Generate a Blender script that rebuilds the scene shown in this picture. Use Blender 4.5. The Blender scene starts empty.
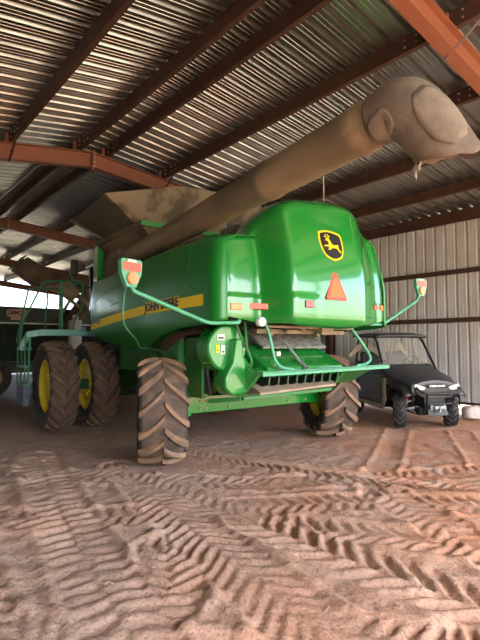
import bpy, bmesh, math, random
import numpy as np
from mathutils import Vector, Matrix
random.seed(4)
PI = math.pi
COL = bpy.context.scene.collection

# ------------------------------------------------------------------ helpers
def link(name, bm, mats, parent=None, smooth=False, bevel=0, loc=None, rot=None, solid=0, ang=40):
    me = bpy.data.meshes.new(name)
    bmesh.ops.recalc_face_normals(bm, faces=bm.faces[:])
    bm.to_mesh(me); bm.free()
    o = bpy.data.objects.new(name, me); COL.objects.link(o)
    if not isinstance(mats, (list, tuple)): mats = [mats]
    for m in mats: me.materials.append(m)
    if parent is not None: o.parent = parent
    if loc: o.location = loc
    if rot: o.rotation_euler = rot
    if solid:
        s = o.modifiers.new('solid', 'SOLIDIFY'); s.thickness = solid; s.offset = 0
    if bevel:
        b = o.modifiers.new('bevel', 'BEVEL'); b.width = bevel; b.segments = 2; b.limit_method = 'ANGLE'
    if smooth:
        for p in me.polygons: p.use_smooth = True
        try: me.set_sharp_from_angle(angle=math.radians(ang))
        except Exception: pass
    return o

def empty(name, label=None, cat=None, loc=(0, 0, 0), rz=0.0, parent=None, group=None):
    o = bpy.data.objects.new(name, None); COL.objects.link(o)
    o.empty_display_size = .1
    o.location = loc; o.rotation_euler = (0, 0, rz)
    if parent is not None: o.parent = parent
    if label: o['label'] = label
    if cat: o['category'] = cat
    if group: o['group'] = group
    return o

def tag(o, label, cat, group=None, kind=None):
    o['label'] = label; o['category'] = cat
    if group: o['group'] = group
    if kind: o['kind'] = kind
    return o

def struct(o, label=None):
    o['kind'] = 'structure'
    if label: o['label'] = label
    return o

def N(): return bmesh.new()

def setmat(faces, mi):
    for f in faces: f.material_index = mi

def box(bm, c, s, rot=None, mi=0):
    m = Matrix.Translation(c)
    if rot is not None: m = m @ rot.to_4x4()
    r = bmesh.ops.create_cube(bm, size=1.0, matrix=m @ Matrix.Diagonal((s[0], s[1], s[2], 1)))
    fs = set()
    for v in r['verts']:
        for f in v.link_faces: fs.add(f)
    setmat(fs, mi)

def box2(bm, a, b, mi=0):
    box(bm, [(a[i] + b[i]) / 2 for i in range(3)], [abs(b[i] - a[i]) for i in range(3)], mi=mi)

def frame_of(d, up=(0, 0, 1)):
    d = Vector(d).normalized(); up = Vector(up)
    if abs(d.dot(up)) > .98: up = Vector((1, 0, 0))
    s = d.cross(up).normalized(); u = s.cross(d).normalized()
    return s, u

def bar(bm, p0, p1, w, h, up=(0, 0, 1), mi=0):
    p0 = Vector(p0); p1 = Vector(p1); d = p1 - p0
    s, u = frame_of(d, up)
    R = Matrix((s, d.normalized(), u)).transposed()
    box(bm, (p0 + p1) / 2, (w, d.length, h), R, mi)

def smooth_path(pts, n=5):
    P = [Vector(p) for p in pts]; out = []
    for i in range(len(P) - 1):
        p0 = P[max(i - 1, 0)]; p1 = P[i]; p2 = P[i + 1]; p3 = P[min(i + 2, len(P) - 1)]
        for k in range(n):
            t = k / n
            out.append(.5 * ((2 * p1) + (-p0 + p2) * t + (2 * p0 - 5 * p1 + 4 * p2 - p3) * t * t + (-p0 + 3 * p1 - 3 * p2 + p3) * t ** 3))
    out.append(P[-1]); return out

def tube(bm, pts, r, seg=8, mi=0, cap=True, squash=None):
    pts = [Vector(p) for p in pts]
    n = len(pts); rs = r if isinstance(r, (list, tuple)) else [r] * n
    rings = []; s = None
    for i, p in enumerate(pts):
        d = (pts[min(i + 1, n - 1)] - pts[max(i - 1, 0)]).normalized()
        if s is None: s, u = frame_of(d)
        else:
            s = (s - d * s.dot(d)).normalized(); u = s.cross(d).normalized()
        rings.append([bm.verts.new(p + (s * math.cos(2 * PI * k / seg) + u * math.sin(2 * PI * k / seg)) * rs[i]) for k in range(seg)])
    for a, b in zip(rings, rings[1:]):
        for k in range(seg):
            f = bm.faces.new((a[k], a[(k + 1) % seg], b[(k + 1) % seg], b[k])); f.material_index = mi
    if cap:
        for q in (rings[0], rings[-1]):
            f = bm.faces.new(q); f.material_index = mi
    return rings

def rounded(pts, rad=.08, n=4):
    """polyline with rounded corners"""
    P = [Vector(p) for p in pts]; out = [P[0]]
    for i in range(1, len(P) - 1):
        a = P[i - 1] - P[i]; b = P[i + 1] - P[i]
        r = min(rad, a.length * .45, b.length * .45)
        p0 = P[i] + a.normalized() * r; p1 = P[i] + b.normalized() * r
        for k in range(n + 1):
            t = k / n
            out.append(p0 * (1 - t) ** 2 + P[i] * 2 * t * (1 - t) + p1 * t * t)
    out.append(P[-1]); return out

def prism(bm, poly, f0, f1, mi=0):
    """poly: 2D list; f0/f1 map (a,b) to 3D for both faces"""
    A = [bm.verts.new(f0(*p)) for p in poly]; B = [bm.verts.new(f1(*p)) for p in poly]
    n = len(poly); fs = [bm.faces.new(A), bm.faces.new(B[::-1])]
    for k in range(n): fs.append(bm.faces.new((A[k], B[k], B[(k + 1) % n], A[(k + 1) % n])))
    setmat(fs, mi)

def prism_x(bm, poly_yz, x0, x1, mi=0):
    prism(bm, poly_yz, lambda y, z: (x0, y, z), lambda y, z: (x1, y, z), mi)

def prism_y(bm, poly_xz, y0, y1, mi=0):
    prism(bm, poly_xz, lambda x, z: (x, y0, z), lambda x, z: (x, y1, z), mi)

def slab(bm, quad, th, mi=0):
    """a plate: the polygon and its copy pushed along its normal"""
    q = [Vector(p) for p in quad]; n = (q[1] - q[0]).cross(q[2] - q[0]).normalized() * th
    A = [bm.verts.new(p) for p in q]; B = [bm.verts.new(p + n) for p in q]; m = len(q)
    fs = [bm.faces.new(A), bm.faces.new(B[::-1])]
    for k in range(m): fs.append(bm.faces.new((A[k], B[k], B[(k + 1) % m], A[(k + 1) % m])))
    setmat(fs, mi)

def grid(bm, rows, mi=0):
    V = [[bm.verts.new(p) for p in r] for r in rows]
    for a, b in zip(V, V[1:]):
        for k in range(len(a) - 1):
            f = bm.faces.new((a[k], a[k + 1], b[k + 1], b[k])); f.material_index = mi
    return V

def lathe_x(bm, prof, seg=48, mi=0, closed=False):
    rings = []
    for (x, r) in prof:
        rings.append([bm.verts.new((x, r * math.cos(2 * PI * k / seg), r * math.sin(2 * PI * k / seg))) for k in range(seg)])
    pairs = list(zip(rings, rings[1:])) + ([(rings[-1], rings[0])] if closed else [])
    for a, b in pairs:
        for k in range(seg):
            f = bm.faces.new((a[k], a[(k + 1) % seg], b[(k + 1) % seg], b[k])); f.material_index = mi
    return rings

def cyl(bm, p0, p1, r, seg=20, mi=0): tube(bm, [p0, p1], r, seg, mi)

def sst(t, a, b):
    t = min(max((t - a) / (b - a), 0), 1); return t * t * (3 - 2 * t)

def interp(x, tab):
    if x <= tab[0][0]: return tab[0][1]
    for (x0, y0), (x1, y1) in zip(tab, tab[1:]):
        if x <= x1:
            return y0 + (y1 - y0) * (x - x0) / (x1 - x0)
    return tab[-1][1]

# ------------------------------------------------------------------ materials
def mat(name, c, rough=.5, metal=0.0, c2=None, scale=4.0, amt=.5, detail=4, bump=0, bscale=30, coat=0, spec=.5, rvar=0, lo=.4, hi=.65, stretch=None):
    m = bpy.data.materials.new(name); m.use_nodes = True
    nt = m.node_tree; b = nt.nodes['Principled BSDF']
    b.inputs['Base Color'].default_value = (*c, 1); b.inputs['Roughness'].default_value = rough
    b.inputs['Metallic'].default_value = metal; b.inputs['Specular IOR Level'].default_value = spec
    if coat:
        b.inputs['Coat Weight'].default_value = coat; b.inputs['Coat Roughness'].default_value = .08
    tc = nt.nodes.new('ShaderNodeTexCoord'); src = tc.outputs['Object']
    if stretch:
        mp = nt.nodes.new('ShaderNodeMapping'); mp.inputs['Scale'].default_value = stretch
        nt.links.new(src, mp.inputs['Vector']); src = mp.outputs['Vector']
    if c2 is not None:
        n = nt.nodes.new('ShaderNodeTexNoise'); n.inputs['Scale'].default_value = scale; n.inputs['Detail'].default_value = detail
        nt.links.new(src, n.inputs['Vector'])
        r = nt.nodes.new('ShaderNodeMapRange'); r.inputs['From Min'].default_value = lo; r.inputs['From Max'].default_value = hi
        r.inputs['To Max'].default_value = amt
        nt.links.new(n.outputs['Fac'], r.inputs['Value'])
        x = nt.nodes.new('ShaderNodeMix'); x.data_type = 'RGBA'
        x.inputs['A'].default_value = (*c, 1); x.inputs['B'].default_value = (*c2, 1)
        nt.links.new(r.outputs['Result'], x.inputs['Factor']); nt.links.new(x.outputs['Result'], b.inputs['Base Color'])
        if rvar:
            rr = nt.nodes.new('ShaderNodeMath'); rr.operation = 'MULTIPLY_ADD'
            rr.inputs[1].default_value = rvar; rr.inputs[2].default_value = rough
            nt.links.new(r.outputs['Result'], rr.inputs[0]); nt.links.new(rr.outputs[0], b.inputs['Roughness'])
    if bump:
        n2 = nt.nodes.new('ShaderNodeTexNoise'); n2.inputs['Scale'].default_value = bscale; n2.inputs['Detail'].default_value = 5
        nt.links.new(src, n2.inputs['Vector'])
        bp = nt.nodes.new('ShaderNodeBump'); bp.inputs['Strength'].default_value = bump; bp.inputs['Distance'].default_value = .02
        nt.links.new(n2.outputs['Fac'], bp.inputs['Height']); nt.links.new(bp.outputs['Normal'], b.inputs['Normal'])
    return m

M = {}
M['green'] = mat('green_paint', (.010, .25, .030), .24, c2=(.02, .21, .03), scale=1.2, amt=.4, coat=1.0, rvar=.04)
M['panel'] = mat('green_panel_paint', (.008, .21, .026), .34, c2=(.02, .17, .03), scale=1.2, amt=.5, coat=.25, rvar=.10)
M['green_dull'] = mat('green_paint_dusty', (.012, .17, .03), .5, c2=(.13, .14, .07), scale=5, amt=.5)
M['green_dark'] = mat('green_frame', (.010, .085, .022), .55, c2=(.10, .08, .045), scale=4, amt=.5)
M['green_rail'] = mat('green_rail_paint', (.025, .17, .08), .4, c2=(.06, .20, .11), scale=8, amt=.5)
M['teal'] = mat('faded_green_paint', (.10, .40, .24), .32, c2=(.05, .32, .13), scale=5, amt=.6)
M['platform'] = mat('platform_green_sky_tint', (.16, .40, .38), .3, c2=(.08, .30, .22), scale=6, amt=.5)  # sky reflection on the green paint, put into the bluish base colour
M['yellow'] = mat('yellow_decal', (1.0, .76, .015), .5, spec=.2)
M['yellow_rim'] = mat('yellow_rim_paint', (.80, .62, .015), .45, c2=(.42, .33, .06), scale=5, amt=.5)
M['black'] = mat('black_paint', (.012, .012, .013), .45)
M['blackplastic'] = mat('black_plastic', (.024, .026, .030), .34, c2=(.075, .066, .058), scale=6, amt=.5)
M['rubber'] = mat('tire_rubber', (.030, .030, .033), .8, c2=(.085, .058, .042), scale=8, amt=.6)
M['tread'] = mat('dusty_tread', (.085, .062, .048), .92, c2=(.17, .115, .08), scale=7, amt=.9, bump=.4, bscale=40)
M['lug'] = mat('clay_caked_lug', (.20, .13, .088), .92, c2=(.35, .205, .12), scale=5, amt=.9, bump=.4, bscale=40)
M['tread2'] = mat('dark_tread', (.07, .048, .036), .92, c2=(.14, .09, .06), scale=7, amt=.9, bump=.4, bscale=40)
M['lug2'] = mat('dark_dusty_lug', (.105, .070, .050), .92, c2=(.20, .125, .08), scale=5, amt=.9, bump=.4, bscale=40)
M['dustmetal'] = mat('dusty_metal', (.23, .165, .10), .8, c2=(.09, .062, .040), scale=2.3, amt=.85, detail=8, bump=.25, bscale=25)
M['auger'] = mat('auger_dusty_paint', (.29, .215, .125), .7, c2=(.12, .088, .055), scale=1.6, amt=.85, detail=8, bump=.15, bscale=20, stretch=(1.5, .6, 1.5))
M['boot'] = mat('rubber_boot', (.19, .15, .115), .85, c2=(.11, .085, .066), scale=5, amt=.8, detail=7, bump=.3, bscale=30)
M['bootpatch'] = mat('patched_rubber', (.23, .185, .14), .85, c2=(.14, .11, .085), scale=6, amt=.8, bump=.3, bscale=30)
M['flap'] = mat('dusty_tank_flap', (.25, .185, .115), .85, c2=(.09, .065, .04), scale=3, amt=.9, detail=9, bump=.3, bscale=25, lo=.45, hi=.6)
M['flapdark'] = mat('dusty_green_flap', (.085, .085, .045), .7, c2=(.14, .10, .06), scale=3, amt=.7)
M['steel'] = mat('galvanised_sheet', (.40, .39, .36), .28, metal=.95, c2=(.30, .285, .26), scale=3, amt=.6, rvar=.15)
M['darksheet'] = mat('added_wall_dark_sheet', (.10, .075, .055), .7, c2=(.16, .10, .06), scale=2, amt=.7)  # dark brown chosen so the added walls darken reflections and bounce light
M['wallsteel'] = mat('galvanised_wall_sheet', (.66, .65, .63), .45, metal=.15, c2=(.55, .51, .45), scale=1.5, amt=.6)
M['purlin'] = mat('purlin_primer', (.060, .026, .016), .6, c2=(.10, .048, .028), scale=6, amt=.5)
M['rafter'] = mat('rafter_red_oxide', (.26, .085, .040), .6, c2=(.22, .07, .03), scale=4, amt=.5)
M['bolt'] = mat('zinc_bolt', (.55, .53, .5), .4, metal=.8)
M['steelgrey'] = mat('bare_steel', (.32, .33, .33), .45, metal=.6)
M['tan'] = mat('dusty_tan', (.42, .32, .22), .8, c2=(.24, .17, .11), scale=5, amt=.7)
M['chaff'] = mat('chaff_covered_metal', (.30, .29, .25), .85, c2=(.10, .11, .08), scale=14, amt=.9, detail=8)
M['white'] = mat('white_plastic', (.72, .71, .68), .5)
M['lens'] = mat('clear_lens', (.85, .85, .83), .12, coat=.6)
M['orange'] = mat('orange_lens', (.95, .22, .02), .3, coat=.4)
M['redlens'] = mat('red_lens', (.40, .03, .05), .25, coat=.4)
M['reflector'] = mat('red_reflector', (.95, .10, .05), .35)
M['smv_o'] = mat('fluorescent_orange', (1.0, .16, .02), .5)
M['smv_r'] = mat('red_border', (.75, .05, .03), .4)
M['glass'] = mat('dark_glass', (.02, .025, .025), .06, coat=.5)
M['hose'] = mat('brown_hose', (.10, .058, .035), .6)
M['mesh_ladder'] = mat('grey_step', (.045, .065, .10), .6, c2=(.09, .11, .15), scale=20, amt=.7)
M['seat'] = mat('seat_vinyl', (.03, .03, .032), .6)
M['cloth'] = mat('beige_cloth', (.60, .50, .38), .9, c2=(.46, .37, .27), scale=5, amt=.6)
M['beige'] = mat('dust_coated_plastic', (.40, .33, .25), .8, c2=(.2, .16, .12), scale=6, amt=.6)
M['red'] = mat('red_spring', (.55, .02, .03), .4)
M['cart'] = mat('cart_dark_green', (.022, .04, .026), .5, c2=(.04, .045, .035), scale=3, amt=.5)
M['sign'] = mat('sign_cream', (.62, .42, .29), .6)
M['signdark'] = mat('sign_letter', (.05, .025, .02), .6)
M['stone'] = mat('pale_stone', (.68, .60, .53), .9, c2=(.50, .40, .33), scale=9, amt=.7, bump=.5, bscale=12)
M['straw'] = mat('straw', (.50, .40, .26), .8)
M['wire'] = mat('pale_wire', (.45, .40, .33), .7)

def windscreen():
    m = bpy.data.materials.new('cream_windscreen'); m.use_nodes = True
    nt = m.node_tree; b = nt.nodes['Principled BSDF']; out = nt.nodes['Material Output']
    b.inputs['Base Color'].default_value = (.55, .52, .47, 1); b.inputs['Roughness'].default_value = .12  # even cream tint, mixed thinly over the clear pane
    tr = nt.nodes.new('ShaderNodeBsdfTransparent'); tr.inputs['Color'].default_value = (.85, .85, .83, 1)
    mx = nt.nodes.new('ShaderNodeMixShader'); mx.inputs['Fac'].default_value = .22
    nt.links.new(tr.outputs[0], mx.inputs[1]); nt.links.new(b.outputs[0], mx.inputs[2]); nt.links.new(mx.outputs[0], out.inputs['Surface'])
    return m
M['windscreen'] = windscreen()

def dirt():
    m = bpy.data.materials.new('red_clay_dirt'); m.use_nodes = True
    nt = m.node_tree; b = nt.nodes['Principled BSDF']; b.inputs['Roughness'].default_value = .95
    b.inputs['Specular IOR Level'].default_value = .15
    tc = nt.nodes.new('ShaderNodeTexCoord')
    def noise(s, d=6):
        n = nt.nodes.new('ShaderNodeTexNoise'); n.inputs['Scale'].default_value = s; n.inputs['Detail'].default_value = d
        nt.links.new(tc.outputs['Object'], n.inputs['Vector']); return n
    def rng(o, a, c):
        r = nt.nodes.new('ShaderNodeMapRange'); r.inputs['From Min'].default_value = a; r.inputs['From Max'].default_value = c
        nt.links.new(o, r.inputs['Value']); return r.outputs['Result']
    def mix(f, A, B):
        x = nt.nodes.new('ShaderNodeMix'); x.data_type = 'RGBA'
        if isinstance(A, tuple): x.inputs['A'].default_value = (*A, 1)
        else: nt.links.new(A, x.inputs['A'])
        if isinstance(B, tuple): x.inputs['B'].default_value = (*B, 1)
        else: nt.links.new(B, x.inputs['B'])
        nt.links.new(f, x.inputs['Factor']); return x.outputs['Result']
    big = noise(.55, 5); mid = noise(2.2, 6); fine = noise(22, 6); sp = noise(70, 3)
    sep = nt.nodes.new('ShaderNodeSeparateXYZ'); nt.links.new(tc.outputs['Object'], sep.inputs[0])
    # redder clay to the right side of the shed, greyer trodden soil to the left
    ad = nt.nodes.new('ShaderNodeMath'); ad.operation = 'MULTIPLY_ADD'; ad.inputs[1].default_value = .07
    nt.links.new(sep.outputs['X'], ad.inputs[0]); nt.links.new(big.outputs['Fac'], ad.inputs[2])
    c = mix(rng(ad.outputs[0], .38, .72), (.43, .295, .22), (.48, .225, .125))
    c = mix(rng(mid.outputs['Fac'], .5, .75), c, (.50, .36, .275))
    c = mix(rng(fine.outputs['Fac'], .55, .85), c, (.30, .18, .12))
    grit = noise(48, 8); pale = noise(95, 4)
    c = mix(rng(grit.outputs['Fac'], .50, .72), c, (.24, .14, .092))
    c = mix(rng(pale.outputs['Fac'], .60, .75), c, (.60, .47, .36))
    nt.links.new(c, b.inputs['Base Color'])
    bp = nt.nodes.new('ShaderNodeBump'); bp.inputs['Strength'].default_value = .55; bp.inputs['Distance'].default_value = .025
    a2 = nt.nodes.new('ShaderNodeMath'); a2.operation = 'MULTIPLY_ADD'; a2.inputs[1].default_value = .35
    nt.links.new(sp.outputs['Fac'], a2.inputs[0]); nt.links.new(fine.outputs['Fac'], a2.inputs[2])
    nt.links.new(a2.outputs[0], bp.inputs['Height']); nt.links.new(bp.outputs['Normal'], b.inputs['Normal'])
    return m
M['dirt'] = dirt()
M['pasture'] = mat('dry_pasture', (.36, .31, .22), .95, c2=(.26, .23, .14), scale=.4, amt=.8)

# ------------------------------------------------------------------ floor with tyre tracks
def catmull2(P, n=6):
    return [(v.x, v.y) for v in smooth_path([(a, b, 0) for a, b in P], n)]

TRACKS = [  # path, width, pitch, amplitude, slant
    ([(3.1, 9.2), (2.2, 7.0), (1.5, 5.2), (1.9, 3.9)], .36, .085, .010, .8),
    ([(4.2, 9.0), (3.6, 7.2), (3.2, 5.6), (3.6, 4.2)], .36, .085, .010, .8),
    ([(-4.0, 6.3), (-2.0, 5.9), (0.5, 5.7), (3.0, 6.2), (5, 6.8)], .5, .15, .013, .5),
    ([(-.9, 7.6), (.8, 6.3), (2.4, 5.5), (5.0, 5.0)], .5, .14, .014, .8),
    ([(-3.6, 4.6), (-1.8, 4.5), (.2, 4.9), (2.2, 4.9), (4.4, 4.4)], .55, .15, .016, -.5),
    ([(-3.2, 3.1), (-2.0, 2.9), (-.8, 2.6), (.2, 2.5)], .5, .15, .018, -.6),
    ([(.3, 2.9), (1.2, 2.6), (2.2, 3.0), (3.4, 2.9)], .5, .15, .02, .8),
    ([(-3.4, 5.0), (-2.2, 3.6), (-1.5, 2.6), (-1.1, 1.9)], .6, .17, .022, .7),
    ([(-.6, 3.9), (-.5, 3.2), (-.9, 2.4), (-1.2, 1.8)], .55, .14, .018, -.7),
    ([(-1.6, 6.4), (-.6, 4.6), (.15, 3.3), (.9, 2.0)], .58, .15, .020, .9),
    ([(-1.4, 5.9), (-.2, 4.8), (1.0, 4.15), (2.6, 3.75), (4.5, 3.6)], .5, .15, .019, -.8),
    ([(1.6, 5.2), (1.9, 4.0), (2.1, 3.0), (2.0, 2.0)], .5, .14, .016, .6),
    ([(.1, 4.5), (.9, 3.6), (1.7, 2.9), (2.7, 2.2)], .56, .19, .026, -.9),
    ([(-3.0, 7.0), (-2.1, 5.3), (-1.3, 3.9), (-.2, 2.0)], .56, .165, .020, .2),
]

def dirt_height(X, Y):
    H = np.zeros_like(X)
    rng = np.random.RandomState(3)
    def vnoise(s, seed):
        r = np.random.RandomState(seed); T = r.rand(256, 256)
        gx = X * s; gy = Y * s; ix = np.floor(gx).astype(int); iy = np.floor(gy).astype(int)
        fx = gx - ix; fy = gy - iy; fx = fx * fx * (3 - 2 * fx); fy = fy * fy * (3 - 2 * fy)
        g = lambda a, c: T[a % 256, c % 256]
        return (g(ix, iy) * (1 - fx) + g(ix + 1, iy) * fx) * (1 - fy) + (g(ix, iy + 1) * (1 - fx) + g(ix + 1, iy + 1) * fx) * fy - .5
    base = .05 * vnoise(.8, 1) + .022 * vnoise(3, 2)
    clod = .020 * vnoise(6, 5) + .014 * vnoise(13, 6) + .006 * vnoise(24, 7)
    warp = .07 * vnoise(3, 8) + .05 * vnoise(9, 9)
    fade = np.clip(.75 + 1.3 * vnoise(1.7, 10), .15, 1.2)
    cover = np.zeros_like(X)
    H += base
    T = np.zeros_like(X)
    for k, (P, W, pitch, A, sl) in enumerate(TRACKS):
        Q = catmull2(P); s0 = 0
        best = np.full(X.shape, 1e9); S = np.zeros_like(X); D = np.zeros_like(X)
        for (x0, y0), (x1, y1) in zip(Q, Q[1:]):
            L = math.hypot(x1 - x0, y1 - y0); tx, ty = (x1 - x0) / L, (y1 - y0) / L
            a = np.clip((X - x0) * tx + (Y - y0) * ty, 0, L)
            dx = X - x0 - a * tx; dy = Y - y0 - a * ty; d2 = dx * dx + dy * dy
            m = d2 < best
            best = np.where(m, d2, best); S = np.where(m, s0 + a, S); D = np.where(m, (X - x0) * -ty + (Y - y0) * tx, D)
            s0 += L
        d = np.abs(D); real = np.sqrt(best)
        inside = np.clip((W / 2 - real) / .05, 0, 1)
        ph = (S - d * sl + np.where(D > 0, pitch / 2, 0) + warp) / pitch
        lug = np.tanh(2.2 * np.cos(2 * PI * ph) + .4)
        centre = np.clip(d / .05, 0, 1)
        h = .85 * (A * lug * (.35 + .65 * centre) - A * .5) * fade
        rim = .020 * np.exp(-((real - W / 2 - .04) / .05) ** 2)
        T = T * (1 - inside) + h * inside + rim * (1 - inside) * (1 - cover)
        cover = np.maximum(cover, inside)
    H += T + clod * (1.15 - .55 * cover)
    return H

def build_floor():
    x0, x1, y0, y1, st = -4.2, 6.2, 1.6, 9.4, .022
    nx = int((x1 - x0) / st) + 1; ny = int((y1 - y0) / st) + 1
    xs = np.linspace(x0, x1, nx); ys = np.linspace(y0, y1, ny)
    X, Y = np.meshgrid(xs, ys)
    Z = dirt_height(X, Y)
    # settle to level ground at the patch border, under the wheels and towards the back
    e = np.minimum(np.minimum(X - x0, x1 - X), np.minimum(Y - y0, y1 - Y)); Z *= np.clip(e / .35, 0, 1)
    Z *= np.clip(1 - (Y - 6.0) / 5, .7, 1)
    for (wx, wy, wr) in WHEEL_SPOTS:
        g = np.exp(-(((X - wx) ** 2 + (Y - wy) ** 2) / wr ** 2) ** 2); Z = Z * (1 - g) - .004 * g
    verts = np.stack([X, Y, Z], -1).reshape(-1, 3)
    i = np.arange(ny - 1)[:, None] * nx + np.arange(nx - 1)[None, :]
    faces = np.stack([i, i + 1, i + 1 + nx, i + nx], -1).reshape(-1, 4)
    nv = len(verts)
    extra = [(x0, y0, 0), (x1, y0, 0), (x1, y1, 0), (x0, y1, 0)] + [tuple(p) for p in SHED]
    quads = [(0, 4, 5, 1), (1, 5, 6, 2), (2, 6, 7, 3), (3, 7, 4, 0)]
    verts = np.concatenate([verts, np.array(extra)]); faces = np.concatenate([faces, np.array(quads) + nv])
    me = bpy.data.meshes.new('floor')
    me.from_pydata(verts.tolist(), [], faces.tolist()); me.update()
    for p in me.polygons: p.use_smooth = True
    o = bpy.data.objects.new('floor', me); COL.objects.link(o); me.materials.append(M['dirt'])
    struct(o, 'reddish clay dirt floor churned by tyre tracks')

# ------------------------------------------------------------------ the shed (u across, v along)
BA = math.radians(40.5)
def B(u, v, z=0): return Vector((u * math.cos(BA) - v * math.sin(BA), u * math.sin(BA) + v * math.cos(BA), z))
U0, ZR, SR, SL = 3.6, 5.53, .10, .16
def zp(u): return ZR - (SR * (u - U0) if u > U0 else SL * (U0 - u))      # purlin centre line
FRAMES = [-3.8, 2.36, 8.7, 14.95, 21.2, 27.45]
VN, VF = -4.3, 27.9
SHED = [B(-4.1, -4.4), B(11.3, -4.4), B(11.3, 28), B(-4.1, 28)]

def rib_profile(v0, v1, period=.262):
    pts = []; v = v0
    base = [(0, 0), (.016, .05), (.052, .05), (.076, 0), (.130, 0), (.134, .006), (.146, .006), (.150, 0), (.196, 0), (.200, .006), (.212, .006), (.216, 0)]
    while v < v1:
        for a, h in base: pts.append((v + a, h))
        v += period
    return pts

def added_back_wall_mesh():  # unseen wall added at the far end to darken the floor there
    bm = N(); up = rib_profile(-4.05, 11.2)
    grid(bm, [[B(u, VF - .05 + h, z) for u, h in up] for z in (.10, 1.2, 2.15)])
    return bm

def build_shed():
    prof = rib_profile(VN, VF)
    bm = N()
    for us in ([11.3, 7.5, U0 + .001], [U0 - .001, 0, -4.2]):
        grid(bm, [[B(u, v, zp(u) + .112 + h) for v, h in prof] for u in us])
    struct(link('ceiling', bm, M['steel'], solid=.0), 'ribbed galvanised sheet roof')
    # ridge cap
    bm = N(); zc = ZR + .17
    slab(bm, [B(U0 - .3, VN, zc - .035), B(U0, VN, zc), B(U0, VF, zc), B(U0 - .3, VF, zc - .035)], .004)
    slab(bm, [B(U0, VN, zc), B(U0 + .3, VN, zc - .025), B(U0 + .3, VF, zc - .025), B(U0, VF, zc)], .004)
    struct(link('ridge_cap', bm, M['steel']))
    # purlins
    pu = [11.12, 9.62, 8.09, 6.65, 5.18, 3.87, 3.3, 2.1, .8, -.6, -2.0, -3.6]
    for k, u in enumerate(pu):
        bm = N(); z = zp(u); w = .065
        n = -SR if u > U0 else SL
        bar(bm, B(u, VN, z), B(u, VF, z), .012, .205)
        for s in (-1, 1):
            bar(bm, B(u + .033, VN, z + s * .1), B(u + .033, VF, z + s * .1), .066, .01)
            bar(bm, B(u + .064, VN, z + s * .088), B(u + .064, VF, z + s * .088), .008, .03)
        # rows of bolt heads and holes next to every frame
        for fv in FRAMES:
            for d in (-.55, -.4, -.16, .16, .4, .55):
                for hz in (-.045, .045):
                    box(bm, B(u - .009, fv + d, z + hz), (.022, .022, .022), Matrix.Rotation(BA, 3, 'Z'), 1)
        o = struct(link('purlin', bm, [M['purlin'], M['bolt']]))
    # rafters and columns
    for k, v in enumerate(FRAMES):
        zr = lambda u: zp(u) - .105 - .15
        bm = N()
        for a, b in ((U0, 11.05), (U0, -3.9)):
            A = B(a, v, zr(a)); C = B(b, v, zr(b))
            bar(bm, A, C, .012, .30)
            for s in (-1, 1): bar(bm, A + Vector((0, 0, s * .142)), C + Vector((0, 0, s * .142)), .15, .016)
            m = B(a + (b - a) * .5, v, zr(a + (b - a) * .5))
        # ridge splice plates with bolts and purlin cleats
        box(bm, B(U0, v, zr(U0) - .01), (.04, .17, .38), Matrix.Rotation(BA, 3, 'Z'))
        for s in (-1, 1):
            for hz in (-.13, -.045, .045, .13):
                box(bm, B(U0 + .03, v + s * .06, zr(U0) + hz), (.03, .03, .03), Matrix.Rotation(BA, 3, 'Z'), 1)
        for u in pu[1:-1]:
            box(bm, B(u - .04, v, zp(u) - .02), (.06, .012, .2), Matrix.Rotation(BA, 3, 'Z'))
        struct(link('rafter', bm, [M['rafter'], M['bolt']]), 'red oxide steel rafter')
        for uu in (10.93, -3.8):
            bm = N(); h = zr(uu) + .1
            bar(bm, B(uu, v, 0), B(uu, v, h), .014, .24, up=B(1, 0))
            for s in (-1, 1): bar(bm, B(uu + s * .12, v, 0), B(uu + s * .12, v, h), .17, .016, up=B(1, 0))
            box(bm, B(uu, v, .012), (.34, .28, .024), Matrix.Rotation(BA, 3, 'Z'))
            struct(link('column', bm, M['purlin']))
    # fly braces
    for v, u in ((2.45, 5.18), (2.45, 8.09), (8.7, 5.18), (8.7, 2.1)):
        bm = N(); bar(bm, B(u, v - .55, zp(u) - .09), B(u, v - .03, zp(u) - .44), .04, .006)
        struct(link('brace', bm, M['purlin']))
    bm = N(); tube(bm, [B(2.75, 8.9, 5.1), B(2.65, 14.8, 5.1)], .02, 8)
    struct(link('conduit', bm, M['steelgrey']))
    # right wall: ribbed sheet, girts, base angle
    wu = 11.24; bm = N(); wp = rib_profile(2.45, VF)
    grid(bm, [[B(wu + h, v, z) for v, h in wp] for z in (.27, 2.5, zp(wu) + .12)])
    struct(link('wall_right', bm, M['wallsteel']), 'unseen dark ribbed wall added to keep the left side dark')
    for k, z in enumerate((2.25, 3.42, 4.72)):
        bm = N(); h = .1 if k < 2 else .2
        bar(bm, B(wu - .06, 2.45, z), B(wu - .06, VF, z), .012 if k < 2 else .06, h)
        bar(bm, B(wu - .03, 2.45, z + h / 2), B(wu - .03, VF, z + h / 2), .07, .01)
        bar(bm, B(wu - .03, 2.45, z - h / 2), B(wu - .03, VF, z - h / 2), .07, .01)
        struct(link('girt', bm, M['purlin']))
    lu = -4.05; bm = N(); wp = rib_profile(VN, VF)  # unseen left wall, added so the combine's side stays dark
    grid(bm, [[B(lu - h, v, z) for v, h in wp] for z in (.12, 2.2, zp(lu) + .12)])
    struct(link('added_wall_back', added_back_wall_mesh(), M['darksheet']), 'unseen low dark sheet wall added to block light at the far end')
    struct(link('added_wall_left', bm, M['darksheet']), 'unseen dark ribbed wall added to keep the left side dark')
    bm = N(); bar(bm, B(wu - .03, 2.45, .275), B(wu - .03, VF, .275), .06, .06)
    struct(link('base_girt', bm, M['purlin']))

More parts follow.
